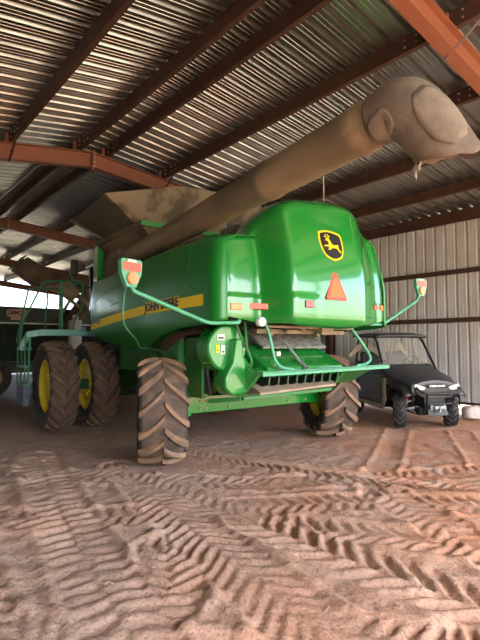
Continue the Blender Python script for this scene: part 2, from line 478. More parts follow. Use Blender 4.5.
# ------------------------------------------------------------------ tyres
def tire_mesh(bm, R, W, rr, n, lh, lw, slant, crown=.04, flip=1):
    """carcass + curved lugs; axle along local X, centre at origin"""
    hw = W / 2; Rb = R - lh
    prof = [(-hw * .60, rr), (-hw * .80, rr + .02), (-hw * .97, rr + (Rb - rr) * .45), (-hw * .96, rr + (Rb - rr) * .75), (-hw * .86, Rb - crown - .01),
            (-hw * .6, Rb - crown * .45), (-hw * .25, Rb - crown * .08), (0, Rb)]
    prof = prof + [(-x, r) for x, r in prof[-2::-1]]
    seg = 72
    rings = lathe_x(bm, prof, seg, 0)
    for i in range(4, len(prof) - 5):
        pass
    bm.faces.ensure_lookup_table()
    for f in bm.faces:
        c = f.calc_center_median(); r = math.hypot(c.y, c.z)
        f.material_index = 1 if r > Rb - crown - .012 else 0
    def surf(x):
        a = abs(x) / hw
        return Rb - crown * (a * a) * 1.1
    for side in (-1, 1):
        for k in range(n):
            th0 = 2 * PI * (k + (.5 if side > 0 else 0)) / n
            rows = []; m = 7
            for i in range(m + 1):
                t = i / m
                x = side * (.02 * hw + hw * .98 * t)
                th = th0 + flip * slant * (t ** .85)
                w = lw * (1.0 + .35 * t)
                rb = surf(x) - .012; rt = surf(x) + lh * (1 - .12 * t) - (.05 * R * max(0, t - .82) / .18 * .6)
                c = []
                for (rad, dw) in ((rb, -.62), (rt, -.40), (rt, .40), (rb, .62)):
                    a = th + dw * w / R
                    c.append(bm.verts.new((x, rad * math.cos(a), rad * math.sin(a))))
                rows.append(c)
            # end runs down the shoulder
            x = side * hw * 1.0; th = th0 + flip * slant * 1.06; c = []
            for (rad, dw) in ((Rb - crown - .11, -.6), (Rb - crown - .09, -.4), (Rb - crown - .09, .4), (Rb - crown - .11, .6)):
                a = th + dw * lw * 1.2 / R; c.append(bm.verts.new((x * .985, rad * math.cos(a), rad * math.sin(a))))
            rows.append(c)
            for a, b in zip(rows, rows[1:]):
                for j in range(3):
                    f = bm.faces.new((a[j], a[j + 1], b[j + 1], b[j])); f.material_index = 2
                f = bm.faces.new((a[3], a[0], b[0], b[3])); f.material_index = 2
            bm.faces.new(rows[0]).material_index = 2; bm.faces.new(rows[-1]).material_index = 2

def rim_mesh(bm, rr, W, dish=.05, hubr=.16, nb=8, side=-1):
    hw = W * .30
    prof = [(-hw - .02, rr + .015), (-hw - .02, rr - .02), (-hw + .02, rr - .035), (-hw + .06, rr - .07), (hw - .06, rr - .07), (hw - .02, rr - .035), (hw + .02, rr - .02), (hw + .02, rr + .015)]
    lathe_x(bm, prof, 48, 0, closed=True)
    d = side * dish
    prof = [(d - .012, rr - .07), (d - .012 + side * -.0, rr * .75), (d + .03 * side, rr * .55), (d + .03 * side, .02), (d + .03 * side + .02, .02), (d + .03 * side + .02, rr * .55), (d + .012, rr * .75), (d + .012, rr - .07)]
    lathe_x(bm, prof, 48, 0, closed=True)

def wheel(name, parent, loc, rz, R, W, rr, n, lh, lw, slant, mats, side, flip, label=None):
    w = empty(name, loc=loc, rz=rz, parent=parent)
    if label: w['label'] = label
    bm = N(); tire_mesh(bm, R, W, rr, n, lh, lw, slant, flip=flip); link('tire', bm, mats, w, smooth=True, ang=35)
    bm = N(); rim_mesh(bm, rr, W, side=side, dish=W * .17); link('rim', bm, M['yellow_rim'], w, smooth=True, ang=35)
    bm = N(); cyl(bm, (-.10, 0, 0), (.10, 0, 0), .13, 20)
    for k in range(8):
        a = 2 * PI * k / 8; cyl(bm, (side * (W * .17 + .02), .2 * math.cos(a), .2 * math.sin(a)), (side * (W * .17 + .07), .2 * math.cos(a), .2 * math.sin(a)), .02, 6)
    link('hub', bm, M['yellow_rim'], w)
    return w

def copy_tree(o, parent=None):
    c = o.copy(); COL.objects.link(c); c.parent = parent
    for ch in list(o.children): copy_tree(ch, c)
    return c

def text_mesh(body, size, extrude=.002, offset=0.0, res=2):
    cu = bpy.data.curves.new('lettering', 'FONT'); cu.body = body; cu.size = size; cu.extrude = extrude; cu.offset = offset
    cu.align_x = 'CENTER'; cu.align_y = 'CENTER'; cu.resolution_u = res
    o = bpy.data.objects.new('lettering', cu); COL.objects.link(o)
    dg = bpy.context.evaluated_depsgraph_get()
    me = bpy.data.meshes.new_from_object(o.evaluated_get(dg))
    bpy.data.objects.remove(o); bpy.data.curves.remove(cu)
    bm = N(); bm.from_mesh(me); bpy.data.meshes.remove(me)
    return bm

def place(bm, f):
    for v in bm.verts: v.co = Vector(f(v.co.x, v.co.y, v.co.z))
    return bm

# ------------------------------------------------------------------ combine
CA = math.radians(36); CO = Vector((.24, 7.6, 0))
def CW(x, y, z=0): return CO + Vector((x * math.cos(CA) - y * math.sin(CA), x * math.sin(CA) + y * math.cos(CA), z))

def hood_top(x):
    return interp(x, [(-1.5, 3.05), (-1.12, 3.08), (-1.0, 3.13), (-.93, 3.22), (-.87, 3.33), (-.78, 3.45), (-.66, 3.54), (-.5, 3.61), (-.39, 3.64), (0, 3.69), (.3, 3.72), (.6, 3.72), (.8, 3.69), (.9, 3.64), (.96, 3.56), (1.02, 3.48), (1.12, 3.47), (1.28, 3.44), (1.42, 3.38), (1.5, 3.30)])

def hood_lean(z):
    t = z - 2.35
    return 0 if t < 0 else (.225 * t * t if t < .6 else .081 + .27 * (t - .6))

def hood_back(x, z):
    """rear surface: distance behind the axle at (x, z)"""
    c = x - .06
    dl = sst(-c, .74, 1.02); dr = .72 * sst(c, .50, 1.30)
    D = 1 - max(dl, dr)
    y = -1.29 - .05 * math.cos(min(abs(c) / 1.5, 1) * PI / 2)
    y -= D * .39
    y += hood_lean(z)
    y += .07 * sst(-x if x < 0 else x - .08, 1.30, 1.55) ** 1.6
    y += .03 * sst(c, 1.08, 1.13)
    # valley between the wing and the dome
    y += .04 * math.exp(-((c + .98) / .09) ** 2)
    # lamp band along the lower edge of the wings stands a little proud
    y -= .022 * (1 - sst(z, 2.26, 2.30)) * (sst(-c, .25, .42) if c < 0 else sst(c, .70, .86))
    y += .12 * (1 - sst(z, 1.86, 2.04)) ** 2
    return y

def hood_bottom(x):
    return interp(x, [(-1.5, 2.02), (-1.0, 1.95), (-.4, 1.90), (.2, 1.88), (.8, 1.92), (1.2, 1.98), (1.5, 2.04)])

def build_combine():
    root = empty('combine_harvester', 'large green combine harvester parked under the shed roof, rear facing out', 'combine harvester', CO, CA)
    G = M['green']
    # --- rear hood
    bm = N(); rows = []
    xs = [-1.49 + 3.06 * i / 84 for i in range(85)]
    nz = 40
    for i in range(nz + 12):
        r = []
        for x in xs:
            T = hood_top(x); b = hood_bottom(x); rad = .11 + .09 * sst(T, 3.1, 3.6)
            if i <= nz:
                z = b + (T - rad - b) * i / nz; y = hood_back(x, z)
            else:
                k = (i - nz) / 11; y0 = hood_back(x, T - rad)
                if k < .75:
                    a = k / .75 * PI / 2; y = y0 + rad * (1 - math.cos(a)) * 1.1; z = T - rad + rad * math.sin(a)
                else:
                    y = y0 + rad * 1.1 + (k - .75) / .25 * .22; z = T + .004
            r.append((x, y, z))
        rows.append(r)
    # lower lip turned inwards
    rows.insert(0, [(x, y + .22, z + .03) for x, y, z in rows[0]])
    grid(bm, rows)
    hood = link('rear_hood', bm, G, root, smooth=True, ang=60, solid=.02)
    # conforming decal helper
    def on_hood(x, z, off): return (x, hood_back(x, z) - off, z)
    # emblem: shield, border and leaping stag
    ex, ez, es = .06, 3.01, .25
    sh = [(-.86, .82), (-.45, .95), (0, 1.0), (.45, .95), (.86, .82), (.93, .3), (.86, -.25), (.66, -.72), (.3, -.93), (0, -1.0), (-.3, -.93), (-.66, -.72), (-.86, -.25), (-.93, .3)]
    sh = [(v.x, v.y) for v in smooth_path([(a, b, 0) for a, b in sh + sh[:1]], 3)[:-1]]
    bm = N()
    def fan(poly, sc, o0, o1, mi):
        P = [(ex + a * es * sc, ez + b * es * .86 * sc) for a, b in poly]
        prism(bm, P, lambda x, z: on_hood(x, z, o1), lambda x, z: on_hood(x, z, o0), mi)
    fan(sh, 1.07, -.03, .012, 2); fan(sh, 1.0, 0, .016, 0); fan(sh, .89, 0, .019, 1)
    stag = [(-.46, .33), (-.36, .43), (-.26, .42), (-.22, .50), (-.17, .41), (-.10, .33), (-.06, .18), (.02, .06), (.20, .03), (.38, .05), (.47, .12), (.50, .03), (.47, -.08), (.52, -.22), (.66, -.40), (.62, -.47),
            (.52, -.40), (.40, -.24), (.30, -.16), (.10, -.18), (-.06, -.17), (-.16, -.30), (-.34, -.34), (-.36, -.28), (-.22, -.22), (-.24, -.16), (-.46, -.10), (-.62, -.16), (-.63, -.09), (-.44, -.01), (-.26, -.02), (-.24, .12), (-.27, .27), (-.36, .28), (-.44, .27)]
    fan(stag, .98, 0, .023, 0)
    for a, b, w in (((-.26, .42), (-.42, .60), .05), ((-.42, .60), (-.36, .72), .05), ((-.36, .52), (-.52, .56), .045), ((-.22, .44), (-.16, .62), .05), ((-.16, .62), (-.24, .74), .05), ((-.18, .54), (-.05, .62), .045)):
        dx, dy = b[0] - a[0], b[1] - a[1]; L = math.hypot(dx, dy); nx, ny = -dy / L * w / 2, dx / L * w / 2
        fan([(a[0] + nx, a[1] + ny), (b[0] + nx, b[1] + ny), (b[0] - nx, b[1] - ny), (a[0] - nx, a[1] - ny)], .98, 0, .023, 0)
    em = link('emblem', bm, [M['yellow'], M['black'], M['green_dull']], hood)
    em['label'] = 'yellow leaping stag on a black shield'
    # slow moving vehicle triangle
    bm = N(); tx, tz = .03, 2.44
    tri = [(-.2, -.165), (-.185, -.19), (.185, -.19), (.2, -.165), (.035, .18), (-.035, .18)]
    fan2 = lambda sc, o1, mi: prism(bm, [(tx + a * sc, tz + (b + .06) * sc - .06) for a, b in tri], lambda x, z: (x, yt - o1 + .10 * (z - tz), z), lambda x, z: (x, yt + .02 + .10 * (z - tz), z), mi)
    yt = min(hood_back(tx + q, tz) for q in (-.2, 0, .2)) - .012
    fan2(1.0, .002, 0); fan2(.74, .005, 1)
    sm = link('slow_vehicle_sign', bm, [M['smv_r'], M['smv_o']], hood); sm['label'] = 'orange triangle with red border'
    bm = N(); prism(bm, [(-.045, 2.175), (.035, 2.18), (.035, 2.22), (-.045, 2.215)], lambda x, z: on_hood(x, z, .008), lambda x, z: on_hood(x, z, -.01)); link('white_sticker', bm, M['white'], hood)
    def lamp(name, x0, x1, z0, z1, m, th=.03):
        bm = N(); prism(bm, [(x0, z0), (x1, z0), (x1, z1), (x0, z1)], lambda x, z: on_hood(x, z, th), lambda x, z: on_hood(x, z, -.02)); return link(name, bm, m, hood, bevel=.008)
    lamp('turn_lamp', -1.40, -1.24, 2.085, 2.165, M['orange']); lamp('reflector', -1.13, -.87, 2.105, 2.18, M['reflector'], .008)
    lamp('tail_lamp', -.55, -.41, 2.125, 2.215, M['redlens'])
    lamp('tail_lamp', 1.08, 1.18, 2.185, 2.27, M['redlens']); lamp('reflector', 1.21, 1.36, 2.195, 2.265, M['reflector'], .008); lamp('turn_lamp', 1.39, 1.49, 2.19, 2.275, M['orange'])
    for sx in (-1.478, 1.558):
        bm = N(); T = hood_top(sx); tube(bm, [(sx, hood_back(sx, z) - .004, z) for z in [2.03 + (T - .1 - 2.03) * k / 16 for k in range(17)]] , .011, 6)
        link('seam', bm, M['black'], hood, smooth=True)
    # --- side panels
    low = [(-1.42, 1.96), (-1.05, 1.91), (-.38, 1.88), (.16, 1.80), (.6, 1.68), (.98, 1.58), (1.2, 1.555), (1.47, 1.56), (2.43, 1.69), (3.41, 1.93)]
    top = [(-1.42, 3.04), (-.9, 3.09), (.5, 3.09), (2.2, 2.99), (3.45, 2.93)]
    def panel_x(y, z, tz):
        x = 1.62
        x -= .05 * sst(z, 2.5, 3.0) + .17 * sst(z, tz - .12, tz) ** 2
        x -= .22 * (max(0, 2.0 - z) / .45) ** 2
        x += .05 * math.sin(PI * min(max((y - .6) / 3.0, 0), 1)) * sst(z, 1.9, 2.3)
        if y < -1.18: t = min((-1.18 - y) / .18, .999); x -= .15 * (1 - math.sqrt(1 - t * t))
        if side > 0: x += .08 * (1 - sst(y, -.6, .6))
        if y > 3.1: x -= .12 * ((y - 3.1) / .35) ** 2
        return x
    panels = {}
    for side in (-1, 1):
        bm = N(); rows = []
        ys = [-1.36 + .2 * i / 10 for i in range(10)] + [-1.16 + 4.61 * i / 60 for i in range(61)]
        for y in ys:
            tz = interp(y, top) + (.32 * (1 - sst(y, -.6, .4)) if side > 0 else 0); b = interp(y, low)
            ln = lambda z: hood_lean(z) * (1 - sst(y, -1.25, -.2))
            rows.append([(side * panel_x(y, b + (tz - b) * k / 30, tz), y + ln(b + (tz - b) * k / 30), b + (tz - b) * k / 30) for k in range(31)] + [(side * (panel_x(y, tz, tz) - .35), y + ln(tz), tz + .02)])
        grid(bm, rows)
        p = link('side_panel', bm, M['panel'], root, smooth=True, ang=60, solid=.02); panels[side] = p
        on = lambda y, z, o: (side * (panel_x(y, z, 3.09) + .010 + o), y, z)
        # stripe built in short pieces so that it follows the panel
        bm = N(); st_top = [(-1.03, 2.29), (.62, 2.265), (2.72, 2.125), (3.38, 1.995)]; st_bot = [(-1.03, 2.145), (.62, 2.13), (2.72, 1.985), (3.38, 1.945)]
        yy = [-1.06] + [-1.03 + 4.41 * i / 44 for i in range(45)]
        rr = []
        for y in yy:
            a, b = interp(y, st_bot), interp(y, st_top)
            if y < -1.04: a += .02; b -= .02
            rr.append([on(y, a, -.004), on(y, a, .006), on(y, (a + b) / 2, .006), on(y, b, .006), on(y, b, -.004)])
        grid(bm, rr); link('stripe', bm, M['yellow'], p)
        # lettering along the stripe; reads from the outside of either side
        sg = 1 if side > 0 else -1
        for off, o, m in ((.032, .004, 'yellow'), (.012, .010, 'black')):
            bm = text_mesh('JOHN DEERE', .265, .002, off)
            w = max(v.co.x for v in bm.verts) - min(v.co.x for v in bm.verts)
            sc = 1.09 / w
            place(bm, lambda x, y, z: on(.10 + sg * x * sc, 2.225 + y * .64 - .015 * (0.10 + sg * x), .006 + o + z))
            link('lettering', bm, M[m], p)
        bm = text_mesh('9760', .13, .002, .002)
        place(bm, lambda x, y, z: on(2.75 + sg * x * 1.3, 2.10 + y - sg * x * .06 * sg, .014 + z)); link('model_number', bm, M['steelgrey'], p)
        # pressed crease lines of the panel door
        for pts in ([(-.66, 3.0), (-.64, 2.6), (-.72, 2.42), (-.9, 2.36)], [(3.4, 2.36), (2.2, 2.62), (1.3, 2.70)], [(3.4, 2.16), (1.6, 2.40)]):
            bm = N(); tube(bm, [on(y, z, -.006) for y, z in smooth_path2(pts)], .009, 6)
            link('crease', bm, G, p, smooth=True)
    # --- chassis core between the panels
    bm = N()
    box2(bm, (-1.02, -.35, 1.15), (1.02, 3.6, 2.9)); box2(bm, (-1.3, .2, 2.6), (1.3, 3.4, 3.0))
    prism_x(bm, [(3.0, .75), (3.9, .75), (3.9, 1.9), (.9, 1.9), (.9, 1.3)], -1.0, 1.0)
    link('chassis', bm, M['green_dark'], root, bevel=.02)
    # frame plates and gaps seen under the left panel
    bm = N()
    box2(bm, (-1.38, .0, 1.05), (-1.30, .55, 1.85)); box2(bm, (-1.34, -.55, .92), (-1.28, -.10, 1.75)); bar(bm, (-1.36, -.2, .9), (-1.36, .9, 1.5), .05, .10)
    box2(bm, (-1.26, .55, 1.2), (-1.18, 2.6, 1.75)); box2(bm, (-1.3, -.5, 1.62), (-1.0, .6, 1.70))
    link('frame_plate', bm, M['green_dull'], root, bevel=.01)
    bm = N()
    for k in range(4):
        o = .05 * k
        tube(bm, smooth_path([(-1.34, .55 + o, 1.55 + o * .4), (-1.40, .25 + o, 1.66 + o * .5), (-1.36, -.15 + o, 1.80 + o * .2), (-1.2, -.4, 1.84 + o * .3)]), .022, 8)
    link('hose', bm, M['hose'], root, smooth=True)
    bm = N(); bar(bm, (-1.45, 1.1, 1.62), (-1.45, .35, 1.55), .03, .03); bar(bm, (-1.42, .4, 1.50), (-1.30, -.1, 1.52), .05, .10); box2(bm, (-1.48, -.15, 1.40), (-1.40, -.02, 1.66))
    tube(bm, [(-1.46, 1.35, 1.56), (-1.44, 2.2, 1.20)], .012, 6)
    link('bracket', bm, M['green_dull'], root)
    # dark rubber shield beside the housing
    bm = N(); prism_x(bm, [(-.62, 1.62), (-.42, 1.60), (-.36, 1.2), (-.45, .98), (-.7, .98), (-.62, 1.25)], -1.30, -1.26); link('rubber_shield', bm, M['blackplastic'], root, bevel=.01)
    # --- round drive housing
    bm = N()
    prism_y(bm, [(-1.19 + .31 * math.cos(2 * PI * k / 40), 1.61 + .31 * math.sin(2 * PI * k / 40)) for k in range(40)], -.96, -.66)
    hs = link('drive_housing', bm, M['green'], root, bevel=.03, smooth=True)
    bm = N(); prism_y(bm, [(-1.16, 1.73), (-1.04, 1.73), (-1.02, 1.50), (-.86, 1.36), (-.83, 1.20), (-.90, 1.05), (-1.05, .985), (-1.22, 1.0), (-1.32, 1.10), (-1.32, 1.24), (-1.20, 1.42)], -1.09, -.80)
    link('housing_cover', bm, M['green'], hs, bevel=.025, smooth=True)
    for nm, (x0, x1, z0, z1), m in (('warning_label', (-1.36, -1.25, 1.71, 1.79), M['white']), ('warning_label', (-1.38, -1.33, 1.55, 1.65), M['yellow']), ('warning_label', (-1.30, -1.24, 1.53, 1.65), M['white'])):
        bm = N(); box2(bm, (x0, -.968, z0), (x1, -.958, z1)); box2(bm, (x0 + .015, -.971, z0 + .02), (x1 - .015, -.966, z0 + .045), 1); link(nm, bm, [m, M['black']], hs)
    # --- sieve and grain pan under the hood
    bm = N()
    box2(bm, (-.72, -.55, 1.58), (.95, -.3, 1.78)); slab(bm, [(-.62, -.98, 1.60), (.62, -.98, 1.60), (.62, -.45, 1.90), (-.62, -.45, 1.90)], .03)
    link('straw_pan', bm, M['chaff'], root)
    bm = N()
    for k in range(5):
        z = 1.80 + .035 * (k % 3); bar(bm, (-.6 + .3 * k, -1.15, z), (-.3 + .3 * k, -.4, z + .12), .05, .05)
    bar(bm, (-.75, -1.0, 1.84), (1.0, -1.0, 1.84), .05, .06); bar(bm, (-.7, -1.15, 1.90), (1.0, -1.15, 1.90), .03, .035)
    box2(bm, (.30, -1.22, 1.80), (.55, -1.05, 1.91))
    link('hood_crossbar', bm, M['tan'], root, bevel=.006)
    # --- straw chopper hood, tailboard and vanes
    bm = N()
    prism_x(bm, [(-.72, 1.66), (-.62, 1.60), (-.62, 1.20), (-1.28, 1.22), (-1.34, 1.30), (-1.32, 1.36)], -.82, .62)
    ch = link('chopper_hood', bm, M['green'], root, bevel=.02)
    bm = N(); prism_x(bm, [(-1.40, 1.32), (-1.30, 1.36), (-.85, 1.05), (-.85, .95), (-1.0, .98)], -1.0, -.92); link('chopper_cheek', bm, M['green'], ch, bevel=.01)
    bm = N(); prism_x(bm, [(-1.40, 1.30), (-1.30, 1.33), (-.75, 1.22), (-.75, 1.02), (-1.1, 1.02)], .60, .66); link('chopper_cheek', bm, M['green'], ch, bevel=.01)
    bm = N()
    bar(bm, (-1.02, -1.42, 1.30), (1.52, -1.42, 1.33), .12, .035); bar(bm, (-1.02, -1.47, 1.285), (1.52, -1.47, 1.315), .02, .06)
    tb = link('tailboard_bar', bm, M['teal'], root, bevel=.006)
    bm = N(); prism_x(bm, [(-1.36, 1.29), (-.80, 1.29), (-.66, 1.08), (-.9, 1.05)], .62, 1.30); link('deflector_wing', bm, M['green_dull'], tb, bevel=.02)
    for k in range(9):
        bm = N(); x = -.80 + .16 * k
        prism_x(bm, [(-1.36, 1.27), (-1.30, 1.13), (-1.05, 1.07), (-.75, 1.10), (-.72, 1.25)], x, x + .02)
        tube(bm, [(x - .01, -1.36, 1.25), (x - .03, -1.36, 1.14)], .014, 6, 1)
        link('vane', bm, [M['black'], M['green_dark']], tb)
    bm = N(); box2(bm, (-.95, -.74, .95), (.65, -.68, 1.24)); link('chopper_backplate', bm, M['black'], ch)
    bm = N(); slab(bm, [(-.97, -1.36, 1.015), (.42, -1.36, 1.065), (.62, -1.0, 1.16), (-.90, -1.0, 1.12)], .03); link('deflector_plate', bm, M['tan'], root)
    bm = N(); bar(bm, (-1.22, -1.30, .985), (.35, -1.30, 1.02), .10, .045); bar(bm, (-1.22, -1.30, .98), (-1.45, -.9, .93), .08, .05); bar(bm, (.35, -1.3, 1.02), (.9, -.7, 1.0), .06, .04)
    link('lower_rail', bm, M['green_dull'], root, bevel=.006)
    bm = N(); tube(bm, [(-.30, -1.05, 1.72), (-.18, -1.28, 1.40)], .022, 8); tube(bm, [(-.18, -1.28, 1.40), (-.16, -1.36, 1.33)], .035, 8); link('strut', bm, M['steelgrey'], root, smooth=True)
    bm = N(); box2(bm, (-.52, -1.17, 1.50), (-.46, -1.10, 1.56)); link('warning_label', bm, M['white'], root)
    # support rails with work lamps
    for pts, lx in (([(-.86, -1.32, 1.95), (-.82, -1.36, 1.80), (-.76, -1.40, 1.45), (-.68, -1.42, 1.36), (-.45, -1.42, 1.325)], -.95), ([(.74, -1.32, 1.97), (.86, -1.38, 1.80), (1.10, -1.42, 1.52), (1.14, -1.42, 1.42), (1.02, -1.42, 1.36), (.8, -1.42, 1.345)], .76)):
        bm = N(); tube(bm, rounded(pts, .07), .021, 10); rl = link('support_rail', bm, M['teal'], root, smooth=True)
        bm = N(); cyl(bm, (lx, -1.40, 1.945), (lx, -1.30, 1.95), .062, 20); bm2 = link('work_lamp', bm, M['lens'], rl, bevel=.02, smooth=True)
    bm = N(); tube(bm, rounded([(-.98, -1.05, 1.95), (-1.0, -1.12, 1.6), (-.94, -1.16, 1.42), (-.98, -1.1, 1.30)], .05), .02, 8); tube(bm, [(-1.12, -1.02, 1.97), (-.98, -1.05, 1.62)], .02, 8); link('support_rod', bm, M['green_dull'], root, smooth=True)
    # --- light arms
    def light_arm(side, pts, c, yaw):
        bm = N(); tube(bm, rounded(pts, .09), .024, 10); arm = link('light_arm', bm, M['teal'], root, smooth=True)
        bm = N(); R = Matrix.Rotation(yaw, 3, 'Z'); c = Vector(c)
        poly = [(-.06, -.15), (.06, -.15), (.13, .0), (.14, .12), (.12, .15), (-.12, .15), (-.14, .12), (-.13, .0)]
        f = lambda y: (lambda x, z: c + R @ Vector((x, y, z)))
        prism(bm, poly, f(-.03), f(.03), 0)
        prism(bm, [(-.115, .02), (.115, .02), (.12, .115), (-.12, .115)], f(-.038), f(-.029), 1)
        prism(bm, [(-.06, .115), (.06, .115), (.05, .145), (-.05, .145)], f(-.036), f(-.029), 3)
        prism(bm, [(.068 * math.cos(a * PI / 8), -.055 + .068 * math.sin(a * PI / 8)) for a in range(16)], f(-.06), f(-.029), 2)
        link('warning_light', bm, [M['teal'], M['reflector'], M['orange'], M['white']], arm, bevel=.004)
        return arm
    al = light_arm(-1, [(-1.25, -1.28, 1.99), (-1.25, -1.30, 1.93), (-1.72, -1.32, 1.91), (-2.70, -1.35, 2.23), (-2.72, -1.35, 2.36)], (-2.72, -1.35, 2.41), .25)
    light_arm(1, [(1.0, -1.25, 2.03), (1.0, -1.27, 1.97), (1.6, -1.3, 1.98), (2.50, -1.35, 2.42), (2.56, -1.35, 2.54)], (2.56, -1.37, 2.64), -.1)
    bm = N(); tube(bm, smooth_path([(-2.72, -1.33, 2.31), (-2.72, -1.2, 2.2), (-2.6, -.9, 1.9), (-2.1, -.1, 1.72), (-1.66, .75, 1.60), (-1.45, .95, 1.60)]), .009, 6)
    link('lamp_cable', bm, M['teal'], al, smooth=True)
    # --- axles and wheels
    bm = N(); box2(bm, (-1.32, -.12, .66), (1.32, .12, .90)); box2(bm, (-1.36, -.10, .62), (-1.24, .10, .98)); box2(bm, (1.24, -.10, .62), (1.36, .10, .98))
    for x in (-1.1, -1.0, -.6, .6, 1.0): 
        for z in (.72, .83): cyl(bm, (x, -.14, z), (x, -.11, z), .022, 8, 1)
    bar(bm, (-1.3, 0, .95), (-1.3, 0, 1.5), .1, .12); bar(bm, (-1.0, 0, .8), (-1.0, 0, 1.3), .2, .1); bar(bm, (1.0, 0, .8), (1.0, 0, 1.3), .2, .1)
    tube(bm, [(-1.45, 0, .74), (-1.3, 0, .74)], .09, 16); tube(bm, [(1.3, 0, .74), (1.45, 0, .74)], .09, 16)
    link('rear_axle', bm, [M['green'], M['tan']], root, bevel=.012)
    bm = N(); box2(bm, (-1.3, 3.35, .72), (1.3, 3.65, 1.02)); cyl(bm, (-2.15, 3.5, .865), (2.15, 3.5, .865), .10, 16); box2(bm, (-.6, 3.2, .65), (.6, 3.8, 1.2)); link('front_axle', bm, M['green_dark'], root, bevel=.02)
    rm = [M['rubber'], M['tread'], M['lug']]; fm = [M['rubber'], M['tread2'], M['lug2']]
    st = math.radians(-22)
    wl = wheel('rear_wheel', root, (-1.68, 0, .735), st, .745, .64, .36, 14, .055, .068, .40, rm, -1, 1)
    wr = wheel('rear_wheel', root, (1.68, 0, .735), st, .745, .64, .36, 14, .055, .068, .40, rm, 1, 1)
    wf = wheel('front_wheel', root, (-2.22, 3.5, .865), 0, .875, .52, .50, 22, .05, .07, .34, fm, -1, -1)
    for x in (-1.46, 1.46, 2.22):
        c = copy_tree(wf, root); c.location = (x, 3.5, .865)
        if x > 0: c.rotation_euler = (0, 0, PI)
    # --- grain tank with dusty flaps
    bm = N()
    box2(bm, (-1.18, 1.35, 2.9), (1.18, 3.3, 3.6), 1)
    for s in (-1, 1):
        slab(bm, [(s * 1.18, 1.3, 3.42), (s * 1.18, 3.45, 3.42), (s * 1.45, 3.5, 3.66), (s * 1.45, 1.22, 3.66)], .02, 1)
        bar(bm, (s * 1.46, 1.2, 3.70), (s * 1.46, 3.55, 3.74), .07, .09, mi=2)
    bar(bm, (-1.49, 1.2, 3.70), (1.49, 1.2, 3.70), .07, .09, mi=0); bar(bm, (-1.49, 3.55, 3.74), (1.49, 3.55, 3.74), .07, .09, mi=0)
    slab(bm, [(-1.2, 1.36, 3.42), (-1.45, 1.22, 3.66), (1.45, 1.22, 3.66), (1.2, 1.36, 3.42)], .02, 1)
    box2(bm, (-1.47, 3.36, 2.8), (-1.18, 3.6, 3.72), 0); box2(bm, (1.18, 3.36, 2.8), (1.47, 3.6, 3.72), 0)
    box2(bm, (-1.36, 2.5, 2.9), (-1.2, 3.3, 3.5), 1)
    link('grain_tank', bm, [M['green'], M['dustmetal'], M['dustmetal']], root, bevel=.012)
    fl = [((-1.44, 1.5, 3.73), (-2.12, 1.2, 4.07), (-2.05, 3.05, 4.08), (-1.42, 3.0, 3.76)), ((1.44, 1.5, 3.73), (1.42, 3.0, 3.76), (2.05, 3.05, 4.08), (2.12, 1.2, 4.07))]
    for q in fl:
        bm = N(); slab(bm, q, .02); bar(bm, q[0], q[1] if q[0][0] < 0 else q[3], .03, .03, mi=1); link('tank_flap', bm, [M['flapdark'], M['flap']], root)
    for y0, y1, sgn in ((1.45, 1.15, 1), (3.0, 3.15, -1)):
        bm = N()
        T = [(-2.12, 4.07), (-.86, 4.40), (0, 4.50), (.86, 4.40), (2.12, 4.07)]; Bt = [(-1.44, 3.70), (-.86, 3.72), (0, 3.72), (.86, 3.72), (1.44, 3.70)]
        kk = [0, .12 * sgn, 0, .12 * sgn, 0]
        for i in range(4):
            slab(bm, [(Bt[i][0], y0, Bt[i][1]), (Bt[i + 1][0], y0, Bt[i + 1][1]), (T[i + 1][0], y1 - kk[i + 1], T[i + 1][1]), (T[i][0], y1 - kk[i], T[i][1])], .015)
        link('tank_flap', bm, M['flap'], root)
    # clutter on the engine deck behind the tank
    bm = N(); box2(bm, (-.9, .2, 3.0), (.9, 1.1, 3.35)); 
    for k in range(6): bar(bm, (-1.1 + .12 * k, -.5 + .1 * k, 3.12 + .04 * k), (-.7 + .1 * k, .5, 3.3 + .03 * (k % 3)), .04, .05)
    cyl(bm, (-.55, -.1, 3.0), (-.55, -.1, 3.55), .06, 16); box2(bm, (-.75, -.55, 3.1), (-.3, -.1, 3.42))
    link('engine_deck', bm, M['chaff'], root, bevel=.01)
    # --- unloading auger
    a0 = Vector((-1.18, 2.35, 3.32)); a1 = Vector((-1.58, -3.72, 3.475)); d = (a1 - a0).normalized(); L = (a1 - a0).length
    bm = N()
    pts = [a0 + d * L * t for t in (0, .3, .55, .735, .74, .755, .76, .95, .955, .975, .98, 1)]
    tube(bm, pts, [.175, .18, .19, .198, .214, .214, .204, .202, .214, .214, .200, .198], 32)
    au = link('unloading_auger', bm, M['auger'], root, smooth=True, ang=30)
    bm = N(); tube(bm, smooth_path([(-1.15, 2.3, 2.5), (-1.15, 2.36, 3.0), (-1.17, 2.40, 3.24), (-1.18, 2.30, 3.33)]), .20, 20); link('auger_elbow', bm, M['dustmetal'], au, smooth=True)
    e = [a1 - d * .02, a1 + d * .06, Vector((-1.585, -3.87, 3.49)), Vector((-1.57, -3.95, 3.45)), Vector((-1.53, -4.02, 3.37)), Vector((-1.475, -4.08, 3.26)), Vector((-1.41, -4.13, 3.14)), Vector((-1.37, -4.16, 3.07))]
    bm = N(); rg = tube(bm, smooth_path(e, 3), [.206] * 4 + [.214] * 4 + [.222] * 4 + [.218] * 4 + [.210] * 3 + [.205] * 3, 32, cap=False)
    ax = (e[-1] - e[-3]).normalized(); nn = Vector((-.20, -.12, .93))
    for ring, q in ((rg[-1], e[-1]), (rg[-3], e[-1] - ax * .10)):
        for v in ring: v.co += ax * (nn.dot(q - v.co) / nn.dot(ax))
    for k, v in enumerate(rg[-2]): v.co = (rg[-1][k].co + rg[-3][k].co) / 2
